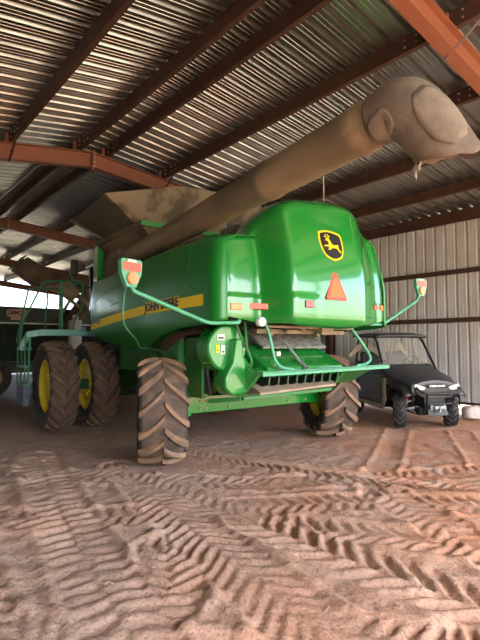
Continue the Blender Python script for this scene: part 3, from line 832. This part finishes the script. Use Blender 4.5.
    for k, v in enumerate(rg[-1]): v.co += Vector((0, 0, random.uniform(-.03, .012)))
    rg_end = [v.co.copy() for v in rg[-1]]; RS = min(range(32), key=lambda i: CW(*rg_end[i]).x * .9 - rg_end[i].x * .0)
    bt = link('rubber_boot', bm, M['boot'], au, smooth=True, ang=70, solid=.014)
    # patches stitched on the boot and shreds hanging at the mouth
    def wrap_patch(t0, t1, a0_, a1_, name):
        P = smooth_path(e, 6); n = len(P); s = None; frames = []
        for i, p in enumerate(P):
            dd = (P[min(i + 1, n - 1)] - P[max(i - 1, 0)]).normalized()
            if s is None: s, u = frame_of(dd)
            else: s = (s - dd * s.dot(dd)).normalized(); u = s.cross(dd).normalized()
            frames.append((p, s.copy(), u.copy()))
        bm = N(); rows = []
        for i in range(9):
            f = frames[int((t0 + (t1 - t0) * i / 8) * (n - 1))]
            q = math.sin(PI * i / 8) ** .4 if 0 < i < 8 else .35
            mid = (a0_ + a1_) / 2; hw = (a1_ - a0_) / 2 * q
            rows.append([f[0] + (f[1] * math.cos(mid - hw + 2 * hw * k / 8) + f[2] * math.sin(mid - hw + 2 * hw * k / 8)) * .228 for k in range(9)])
        grid(bm, rows); link(name, bm, M['bootpatch'], au, smooth=True, solid=.006)
    wrap_patch(.05, .5, math.radians(-85), math.radians(-15), 'boot_patch')
    wrap_patch(.48, .93, math.radians(-5), math.radians(75), 'boot_patch')
    bm = N(); end = e[-1]
    for k, i in enumerate((RS, RS + 1, RS + 2, RS - 1)):
        q = rg_end[i % 32]; l = (.10, .15, .08, .06)[k]
        slab(bm, [q, q + Vector((.05, .03, .01)), q + Vector((.02, .03, -l)), q + Vector((-.02, .02, -l * .8))], .006)
    link('rubber_shred', bm, M['boot'], au)
    # --- cab (mostly behind the body)
    bm = N(); prism_x(bm, [(3.65, 1.9), (5.3, 1.9), (5.7, 2.4), (5.5, 3.55), (3.65, 3.55)], -.88, .88); cab = link('cab', bm, M['glass'], root, bevel=.04)
    bm = N(); prism_x(bm, [(3.55, 3.55), (5.75, 3.55), (5.7, 3.72), (3.6, 3.75)], -.98, .98); link('cab_roof', bm, M['green'], cab, bevel=.05)
    for x in (-.9, .9):
        for y in (3.65, 5.3):
            bm = N(); bar(bm, (x, y, 1.9), (x, y + (.2 if y > 5 else 0), 3.56), .07, .07); link('cab_pillar', bm, M['black'], cab)
    bm = N(); prism_x(bm, [(4.6, .9), (5.6, .35), (6.2, .35), (6.2, 1.1), (5.0, 1.75)], -.7, .7); link('feeder_house', bm, M['green_dark'], root, bevel=.03)
    # --- access platform, ladder and handrails
    bm = N()
    box2(bm, (-2.40, 3.98, 1.86), (-.9, 5.25, 1.94)); bar(bm, (-2.42, 4.0, 1.90), (-1.48, 4.0, 1.91), .09, .13)
    prism_y(bm, [(-2.42, 1.96), (-2.42, 1.83), (-2.60, 1.80), (-2.68, 1.63), (-2.68, 1.54), (-2.77, 1.54), (-2.77, 1.68), (-2.64, 1.92)], 3.95, 4.03)
    box2(bm, (-1.62, 3.92, 1.93), (-1.50, 4.04, 2.03))
    pf = link('access_platform', bm, M['platform'], root, bevel=.01)
    bm = N()
    for y in (3.75, 4.45):
        tube(bm, [(-2.64, y, 1.80), (-2.66, y, .86)], .022, 8)
        tube(bm, [(-2.72, y, 1.88), (-2.72, y, .86)], .016, 8)
    for z in (1.58, 1.22, .88): box2(bm, (-2.74, 3.75, z - .022), (-2.60, 4.45, z + .022))
    ld = link('ladder', bm, M['green_rail'], root)
    bm = N(); box2(bm, (-2.73, 3.80, .46), (-2.62, 4.42, .86)); link('folding_step', bm, M['mesh_ladder'], ld, bevel=.01)
    bm = N(); t = .02
    tube(bm, rounded([(-1.72, 4.05, 1.95), (-1.72, 4.05, 2.18), (-1.55, 4.05, 2.42), (-1.54, 4.05, 2.94), (-1.60, 4.05, 3.02), (-2.34, 4.05, 2.96), (-2.73, 4.05, 2.08), (-2.77, 4.05, 1.60)], .08), t, 8)
    tube(bm, [(-1.98, 4.05, 2.99), (-1.96, 4.05, 1.94)], .028, 8)
    link('handrail', bm, M['green_rail'], root, smooth=True)
    bm = N()
    tube(bm, rounded([(-1.78, 4.95, 1.95), (-1.78, 4.95, 2.93), (-2.44, 4.95, 2.90), (-2.62, 4.95, 1.95), (-2.72, 4.6, 1.7)], .08), t, 8)
    tube(bm, rounded([(-2.07, 4.95, 2.91), (-2.03, 4.95, 2.64), (-2.08, 4.95, 2.4), (-2.07, 4.95, 1.96)], .05), t, 8)
    tube(bm, [(-1.6, 4.05, 2.99), (-1.62, 4.95, 2.93)], t, 8)
    link('handrail', bm, M['green_rail'], root, smooth=True)
    bm = N(); box2(bm, (-1.69, 4.42, 3.18), (-1.53, 4.52, 3.54)); mr = link('mirror', bm, M['black'], root, bevel=.03)
    bm = N(); tube(bm, [(-1.61, 4.5, 2.97), (-1.61, 4.5, 3.2)], .04, 10); tube(bm, [(-1.61, 4.5, 2.97), (-1.0, 4.9, 3.0)], .018, 8); link('mirror_arm', bm, M['green_dark'], mr)
    # --- hanging wire between purlin and hood is its own thing
    bm = N(); q = CW(.40, -1.15, 0)
    tube(bm, smooth_path([CW(.42, -1.15, 5.0), CW(.41, -1.15, 4.5), CW(.43, -1.15, 4.2), CW(.40, -1.18, 3.80)]), .009, 6)
    tag(link('hanging_wire', bm, M['wire'], smooth=True), 'thin pale wire hanging from the roof purlin to the top of the green hood', 'wire')
    return root

def smooth_path2(pts):
    return [(v.x, v.y) for v in smooth_path([(a, b, 0) for a, b in pts], 5)]

# ------------------------------------------------------------------ side-by-side buggy
def build_buggy():
    root = empty('side_by_side_buggy', 'dusty black roofed side by side buggy parked by the ribbed wall', 'buggy', (3.75, 9.5, 0), math.radians(10))
    K = M['blackplastic']
    # bonnet
    bm = N(); rows = []
    for i in range(15):
        t = i / 14; y = -.36 + t * 1.02
        zc = .93 + .30 * t ** .8; w = .50 + .12 * sst(t, 0, .5)
        r = []
        for k in range(17):
            a = -1 + 2 * k / 16; x = a * w
            z = zc - .10 * abs(a) ** 3 - (.03 if .25 < abs(a) < .33 else 0) + .025 * (1 - abs(a)) * (1 - t)
            r.append((x, y, z))
        rows.append(r)
    rows.insert(0, [(x * .98, -.40, z - .16) for x, y, z in rows[0]])
    rows = [[(r[0][0] * 1.0, r[0][1], r[0][2] - .22)] + r + [(r[-1][0], r[-1][1], r[-1][2] - .22)] for r in rows]
    grid(bm, rows); link('bonnet', bm, K, root, smooth=True, ang=35, solid=.02)
    # front fascia, grille and badge
    bm = N(); prism_y(bm, [(-.46, .82), (.46, .82), (.42, .70), (.25, .62), (-.25, .62), (-.42, .70)], -.42, -.25)
    for z in (.66, .70): box2(bm, (-.3, -.43, z), (.3, -.41, z + .015))
    fa = link('fascia', bm, K, root, bevel=.02)
    bm = N(); box2(bm, (-.17, -.435, .835), (.17, -.42, .875)); link('badge', bm, M['steelgrey'], fa)
    bm = text_mesh('HONDA', .05, .002, .0015); place(bm, lambda x, y, z: (x * 1.25, -.438 - z, .855 + y * .8)); link('badge_lettering', bm, M['white'], fa)
    for s in (-1, 1):
        bm = N(); prism_y(bm, [(s * .24, .83), (s * .46, .90), (s * .49, .84), (s * .40, .78), (s * .28, .78)], -.44, -.34); link('headlight', bm, M['lens'], root, bevel=.015)
        # fenders
        bm = N(); rows = []
        for i in range(13):
            a = math.radians(28 + 124 * i / 12); y = -.0 - .43 * math.cos(a); z = .46 + .39 * math.sin(a)
            rows.append([(s * .40, y, z + .03), (s * .58, y, z + .015), (s * .655, y, z - .015)])
        grid(bm, rows); link('front_fender', bm, K, root, smooth=True, solid=.02)
        # tan dusted sill panel between wheel arch and door
        bm = N(); prism_x(bm, [(.42, .95), (.56, .95), (.52, .55), (.62, .40), (1.75, .40), (1.75, .32), (.55, .30), (.40, .5)], s * .66, s * .62); link('sill', bm, M['beige'], root, bevel=.01)
        bm = N(); prism_x(bm, [(.56, 1.0), (1.7, 1.02), (1.7, .42), (.64, .42)], s * .66, s * .63); link('door', bm, K, root, bevel=.02)
        bm = N(); prism_x(bm, [(1.8, 1.05), (2.75, 1.05), (2.75, .75), (2.5, .85), (1.9, .85), (1.8, .6)], s * .66, s * .60); link('bed_side', bm, K, root, bevel=.02)
        # suspension
        bm = N(); bar(bm, (s * .2, -.12, .42), (s * .52, -.02, .36), .05, .04); bar(bm, (s * .2, .18, .42), (s * .52, .05, .36), .05, .04); bar(bm, (s * .22, .0, .56), (s * .5, .0, .48), .04, .035)
        slab(bm, [(s * .28, -.16, .30), (s * .50, -.16, .40), (s * .50, -.10, .44), (s * .28, -.10, .34)], .01)
        link('suspension_arm', bm, M['steelgrey'], root)
        bm = N()
        tube(bm, [(s * .43, -.02, .44), (s * .33, .05, .84)], .022, 8, 1)
        for k in range(9):
            p = Vector((s * .43, -.02, .44)).lerp(Vector((s * .33, .05, .84)), .25 + .075 * k); dd = Vector((-s * .1, .07, .4)).normalized()
            tube(bm, [p - dd * .008, p + dd * .008], .045, 10)
        link('shock_absorber', bm, [M['red'] if s < 0 else M['black'], M['steelgrey']], root)
    # bumper
    bm = N()
    for pts in ([(-.42, -.34, .86), (-.46, -.52, .80), (-.30, -.56, .72), (.30, -.56, .72), (.46, -.52, .80), (.42, -.34, .86)], [(-.24, -.30, .32), (-.26, -.50, .50), (-.30, -.56, .72)], [(.24, -.30, .32), (.26, -.50, .50), (.30, -.56, .72)], [(-.26, -.50, .52), (.26, -.50, .52)]):
        tube(bm, rounded(pts, .06), .022, 8)
    link('bumper', bm, M['black'], root, smooth=True)
    bm = N(); box2(bm, (-.16, -.46, .40), (.16, -.34, .50)); cyl(bm, (-.1, -.47, .44), (.1, -.47, .44), .05, 16); tube(bm, [(.0, -.52, .46), (-.02, -.53, .36)], .02, 8); link('winch', bm, M['steelgrey'], root)
    bm = N(); box2(bm, (-.30, -.30, .28), (.30, 2.5, .42)); box2(bm, (-.22, -.34, .34), (.22, .4, .62)); box2(bm, (-.6, .55, .34), (.6, 1.75, .42)); slab(bm, [(-.22, -.44, .28), (.22, -.44, .28), (.20, -.40, .42), (-.20, -.40, .42)], .02)
    link('undertray', bm, M['black'], root, bevel=.01)
    # roll cage
    bm = N()
    for s in (-1, 1):
        tube(bm, rounded([(s * .62, .50, 1.02), (s * .60, .62, 1.24), (s * .55, 1.02, 1.82), (s * .55, 1.9, 1.86), (s * .62, 1.95, 1.05)], .12), .026, 10)
        tube(bm, [(s * .55, 1.4, 1.85), (s * .62, 1.42, 1.05)], .02, 8)
        tube(bm, rounded([(s * .64, .65, 1.05), (s * .66, .9, 1.22), (s * .66, 1.3, 1.24), (s * .64, 1.4, 1.05)], .08), .016, 8)
    for y, z in ((1.03, 1.83), (1.9, 1.86), (.64, 1.22)): tube(bm, [(-.55, y, z), (.55, y, z)], .022, 8)
    tube(bm, [(-.6, 1.95, 1.25), (.6, 1.95, 1.25)], .022, 8)
    link('roll_cage', bm, M['black'], root, smooth=True)
    bm = N(); rows = []
    for i in range(9):
        t = i / 8; y = .90 + 1.2 * t
        rows.append([(x * .62, y, 1.885 + .035 * math.sin(PI * t) - .03 * abs(x) ** 4 - .03 * max(0, .2 - t) / .2) for x in [k / 6 - 1 for k in range(13)]])
    grid(bm, rows); link('roof', bm, K, root, smooth=True, solid=.05)
    bm = N(); slab(bm, [(-.55, .66, 1.24), (.55, .66, 1.24), (.50, 1.0, 1.82), (-.50, 1.0, 1.82)], .006); link('windscreen', bm, M['windscreen'], root)
    bm = N(); box2(bm, (-.60, .60, .98), (.60, .84, 1.20)); box2(bm, (-.60, .62, .45), (.60, .70, 1.0)); link('dashboard', bm, K, root, bevel=.04)
    # steering wheel on the photo-right side of the cabin
    bm = N(); c = Vector((.26, .96, 1.27)); R = Matrix.Rotation(math.radians(-58), 3, 'X')
    tube(bm, [c + R @ Vector((.17 * math.cos(2 * PI * k / 20), .17 * math.sin(2 * PI * k / 20), 0)) for k in range(21)], .016, 8)
    for a in (90, 210, 330): tube(bm, [c, c + R @ Vector((.17 * math.cos(math.radians(a)), .17 * math.sin(math.radians(a)), 0))], .013, 6)
    tube(bm, [c, c + Vector((0, -.16, -.12))], .025, 8); link('steering_wheel', bm, M['black'], root, smooth=True)
    for x in (-.33, .33):
        bm = N(); box2(bm, (x - .25, 1.15, .62), (x + .25, 1.68, .78)); link('seat', bm, M['seat'], root, bevel=.04)
        bm = N(); prism_x(bm, [(1.62, .76), (1.74, .76), (1.86, 1.46), (1.78, 1.50), (1.72, 1.46)], x - .23, x + .23); link('backrest', bm, M['seat'], root, bevel=.04)
    bm = N(); box2(bm, (-.62, 1.85, .78), (.62, 2.75, .84)); box2(bm, (-.62, 1.85, .80), (.62, 1.90, 1.12)); box2(bm, (-.62, 2.70, .80), (.62, 2.75, 1.05)); link('cargo_bed', bm, K, root, bevel=.01)
    # wheels
    tm = [M['rubber'], M['rubber'], M['rubber']]
    def buggy_wheel(x, y, rz):
        w = empty('wheel', loc=(x, y, .335), rz=rz, parent=root)
        bm = N(); tire_mesh(bm, .34, .24, .17, 16, .028, .036, .35, crown=.03, flip=-1 ); link('tire', bm, tm, w, smooth=True, ang=35)
        bm = N(); s = -1 if x < 0 else 1; lathe_x(bm, [(s * .06, .165), (s * .05, .12), (s * .09, .08), (s * .09, .015), (s * .02, .015), (s * .02, .165)], 24, closed=True); link('rim', bm, M['steelgrey'], w, smooth=True)
        return w
    a = buggy_wheel(-.56, 0, math.radians(-26)); b = buggy_wheel(.56, 0, math.radians(-26))
    for s, o in ((-.58, a), (.58, b)):
        c = copy_tree(o, root); c.location = (s, 2.1, .335); c.rotation_euler = (0, 0, 0)
    bpy.context.view_layer.update()
    # cloth hung inside the cabin: a thing of its own
    mw = root.matrix_world
    def sheet(name, peak, l, r, w, label):
        bm = N(); rows = []
        for i in range(9):
            t = i / 8; row = []
            for k in range(17):
                s = k / 16
                p = Vector(l).lerp(Vector(peak), s * 2) if s < .5 else Vector(peak).lerp(Vector(r), s * 2 - 1)
                drop = w * (1 - .35 * abs(2 * s - 1))
                row.append(mw @ (p + Vector((0, .02 * math.sin(9 * s + 2 * t), -drop * t))))
            rows.append(row)
        grid(bm, rows); tag(link(name, bm, M['cloth'], smooth=True, solid=.01), label, 'cloth')
    sheet('cloth', (-.50, 1.75, 1.80), (-.82, 1.85, 1.43), (-.12, 1.60, 1.45), .17, 'beige cloth draped in an upside down V under the buggy roof')
    sheet('cloth', (.20, 1.40, 1.80), (.02, 1.42, 1.54), (.40, 1.38, 1.50), .20, 'beige cloth hanging behind the buggy windscreen above the steering wheel')

# ------------------------------------------------------------------ grain cart at the back left
def build_cart():
    root = empty('grain_cart', 'dark green grain cart with a cream name sign, parked behind the combine ladder', 'grain cart', B(4.6, 17.0, 0), BA)
    o = B(4.6, 17.0)
    L = lambda u, v, z: Vector((u - 4.6, v - 17.0, z))
    bm = N()
    V0, V1, ua, ub = 16.0, 18.6, 2.2, 7.4
    prism(bm, [(V0, 2.83), (V1, 2.83), (V1, 2.36), (V1 - .7, 1.1), (V0 + .7, 1.1), (V0, 2.36)], lambda v, z: L(ua, v, z), lambda v, z: L(ub, v, z))
    for u in (2.2, 3.5, 4.8, 6.1, 7.4): bar(bm, L(u, V0 - .02, 2.83), L(u, V0 - .02, 2.36), .06, .04)
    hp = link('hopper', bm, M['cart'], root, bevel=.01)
    bm = N(); bar(bm, L(ua, V0 - .03, 2.35), L(ub, V0 - .03, 2.35), .05, .05); link('edge_trim', bm, M['white'], hp)
    bm = N(); bar(bm, L(ua, V0 - .02, 2.85), L(ub, V0 - .02, 2.85), .08, .05); link('top_rail', bm, M['cart'], hp)
    bm = N(); P = [(3.92, 2.60), (3.97, 2.55), (4.48, 2.56), (4.53, 2.61), (4.53, 2.75), (4.48, 2.80), (3.97, 2.79), (3.92, 2.74)]
    prism(bm, P, lambda u, z: L(u, V0 - .045, z), lambda u, z: L(u, V0 - .005, z))
    prism(bm, [(4.05, 2.45), (4.42, 2.46), (4.42, 2.55), (4.05, 2.54)], lambda u, z: L(u, V0 - .04, z), lambda u, z: L(u, V0 - .005, z))
    sg = link('name_sign', bm, M['sign'], hp)
    bm = text_mesh('DEMCO', .16, .003, .006); w = max(v.co.x for v in bm.verts) - min(v.co.x for v in bm.verts)
    place(bm, lambda x, y, z: L(4.225 + x * .5 / w, V0 - .05 - z, 2.675 + y * 1.1)); link('lettering', bm, M['signdark'], hp)
    # undercarriage, wheels
    bm = N()
    for v in (16.7, 17.9): bar(bm, L(2.0, v, .95), L(7.6, v, .95), .12, .2)
    for u in (2.6, 3.9, 5.2, 6.6): bar(bm, L(u, 16.5, .9), L(u, 16.1, 2.3), .06, .06); bar(bm, L(u, 16.1, 2.3), L(u + .7, 16.6, 1.0), .05, .05)
    bar(bm, L(7.4, 17.3, .7), L(9.2, 17.3, .5), .18, .18)
    link('undercarriage', bm, M['cart'], root)
    for u in (3.55, 5.6):
        w = empty('wheel', loc=L(u, 16.25, .62), rz=PI / 2, parent=root)
        bm = N(); tire_mesh(bm, .63, .5, .32, 20, .03, .05, .36); link('tire', bm, [M['rubber']] * 3, w, smooth=True, ang=35)
        bm = N(); rim_mesh(bm, .32, .5, side=1, dish=.1); link('rim', bm, M['tan'], w, smooth=True)
    # folded unloading auger with square hood
    bm = N(); v = 14.6; k = 14.6 / 13.5
    def Q(u, z, vv): 
        return L(u * k, vv, 1.65 + (z - 1.65) * k)
    f0 = lambda u, z: Q(u, z, v); f1 = lambda u, z: Q(u, z, v + .55)
    prism(bm, [(3.50, 3.74), (3.82, 4.08), (4.37, 3.80), (4.75, 3.62), (4.55, 3.28), (4.05, 3.36)], f0, f1)
    slab(bm, [f0(3.46, 3.74), f0(3.80, 4.12), f1(3.80, 4.12), f1(3.46, 3.74)], .03)
    link('auger_spout', bm, M['dustmetal'], root, bevel=.01)
    bm = N(); tube(bm, smooth_path([Q(4.5, 3.55, v + .3), Q(5.1, 3.50, v + .4), Q(5.7, 3.40, v + .5), Q(5.8, 3.1, v + .7), Q(5.6, 2.6, v + 1.1), Q(5.5, 2.2, v + 1.5)]), .26, 16); link('auger_tube', bm, M['dustmetal'], root, smooth=True)
    bm = N()
    prism(bm, [(4.2, 3.27), (5.0, 3.50), (5.3, 3.2), (5.1, 2.95), (4.75, 3.1)], lambda u, z: Q(u, z, v - .05), lambda u, z: Q(u, z, v + .0))
    bar(bm, Q(4.6, 3.25, v), Q(5.3, 2.75, v), .06, .10); bar(bm, Q(5.2, 3.3, v), Q(4.9, 2.6, v + .3), .06, .08); bar(bm, Q(5.35, 3.0, v), Q(5.9, 2.7, v + .3), .12, .16)
    link('auger_bracket', bm, M['tan'], root)
    # white upright tank behind the railing
    bm = N(); q = B(5.75, 15.0); cyl(bm, (q.x, q.y, 0), (q.x, q.y, 2.45), .21, 24); cyl(bm, (q.x, q.y, 2.45), (q.x, q.y, 2.62), .1, 16)
    tag(link('storage_tank', bm, M['white'], smooth=True, bevel=.02), 'slim white upright tank seen between the combine railing and its front wheels', 'tank')

def build_small():
    bm = N(); rr = random.Random(9)
    q = B(10.68, 4.52)
    r = bmesh.ops.create_icosphere(bm, subdivisions=3, radius=1.0)
    for v in bm.verts:
        p = v.co.copy(); n = max(abs(p.x), abs(p.y), abs(p.z)); p = p * (.55 + .45 / n) * .8
        p = Vector((p.x * .36, p.y * .2, p.z * .19)) + Vector((rr.uniform(-.008, .008), rr.uniform(-.008, .008), rr.uniform(-.008, .008)))
        v.co = p
    tag(link('stone_block', bm, M['stone'], loc=(q.x, q.y, .165), rot=(0, 0, BA - .5), smooth=True), 'pale rough stone block on the dirt at the foot of the ribbed wall', 'stone')
    # straw bits scattered on the dirt
    bm = N()
    for k in range(420):
        y = rr.uniform(2.6, 8.6); x = rr.uniform(-.55, .55) * y * .95; a = rr.uniform(0, PI); l = rr.uniform(.012, .05) * (1 if rr.random() < .93 else 3)
        if any((x - wx) ** 2 + (y - wy) ** 2 < (wr * 1.3) ** 2 for wx, wy, wr in WHEEL_SPOTS): continue
        z = float(dirt_height(np.array([[x]]), np.array([[y]]))[0, 0]) * min(max(1 - (y - 6.0) / 5, .7), 1) + .006
        d = Vector((math.cos(a), math.sin(a), rr.uniform(-.1, .1))) * l
        bar(bm, Vector((x, y, z)) - d / 2, Vector((x, y, z)) + d / 2, .004, .003)
    tag(link('straw_debris', bm, M['straw']), 'bits of pale straw and chaff scattered over the dirt', 'straw', kind='stuff')

# wheel contact points: the ground is flat and pressed there
def _w(x, y): p = CW(x, y); return (p.x, p.y)
_b = lambda x, y: (3.75 + x * math.cos(math.radians(10)) - y * math.sin(math.radians(10)), 9.5 + x * math.sin(math.radians(10)) + y * math.cos(math.radians(10)))
WHEEL_SPOTS = [(*_w(-1.68, 0), .5), (*_w(1.68, 0), .5), (*_w(-2.22, 3.5), .6), (*_w(-1.46, 3.5), .6), (*_b(-.56, 0), .3), (*_b(.56, 0), .3)]

def build_ground():
    bm = N(); F = 300.0
    a = [bm.verts.new(p) for p in SHED]; b = [bm.verts.new(B(p, q, 0)) for p, q in ((-F, -F), (F, -F), (F, F), (-F, F))]
    for k in range(4): bm.faces.new((a[k], b[k], b[(k + 1) % 4], a[(k + 1) % 4]))
    struct(link('ground', bm, M['pasture']), 'dry open ground around the shed')

build_floor(); build_ground(); build_shed(); build_combine(); build_buggy(); build_cart(); build_small()

# ------------------------------------------------------------------ light: sky and sun outside the open shed
sc = bpy.context.scene
w = bpy.data.worlds.new('World'); sc.world = w; w.use_nodes = True
nt = w.node_tree; bg = nt.nodes['Background']
sky = nt.nodes.new('ShaderNodeTexSky'); sky.sky_type = 'NISHITA'; sky.sun_disc = False
sky.sun_elevation = math.radians(52); sky.dust_density = 3.0; sky.air_density = 1.0; sky.ozone_density = 1.0
sky.sun_rotation = math.radians(140)
hz = nt.nodes.new('ShaderNodeMix'); hz.data_type = 'RGBA'; hz.inputs['Factor'].default_value = .0
nt.links.new(sky.outputs['Color'], bg.inputs['Color']); bg.inputs['Strength'].default_value = .36
sd = bpy.data.lights.new('Sun', 'SUN'); sd.energy = 7.0; sd.angle = math.radians(.8); sd.color = (1, .95, .87)
so = bpy.data.objects.new('Sun', sd); COL.objects.link(so)
sv = (B(-.15, -.55) + Vector((0, 0, .80))).normalized()
so.rotation_euler = sv.to_track_quat('Z', 'Y').to_euler()

# ------------------------------------------------------------------ camera
cd = bpy.data.cameras.new('Camera'); co = bpy.data.objects.new('Camera', cd); COL.objects.link(co)
cd.sensor_fit = 'VERTICAL'; cd.sensor_height = 36; cd.lens = 465 / 640 * 36; cd.clip_start = .05; cd.clip_end = 600
co.location = (0, 0, 1.65); co.rotation_euler = (PI / 2 + math.atan(25 / 465), 0, 0)
sc.camera = co
sc.view_settings.view_transform = 'Standard'; sc.view_settings.look = 'None'; sc.view_settings.exposure = 1.95; sc.view_settings.gamma = 1
sc.view_settings.use_curve_mapping = False
sc.cycles.max_bounces = 10; sc.cycles.diffuse_bounces = 6; sc.cycles.glossy_bounces = 4; sc.cycles.use_denoising = True
sc.cycles.sample_clamp_indirect = 10
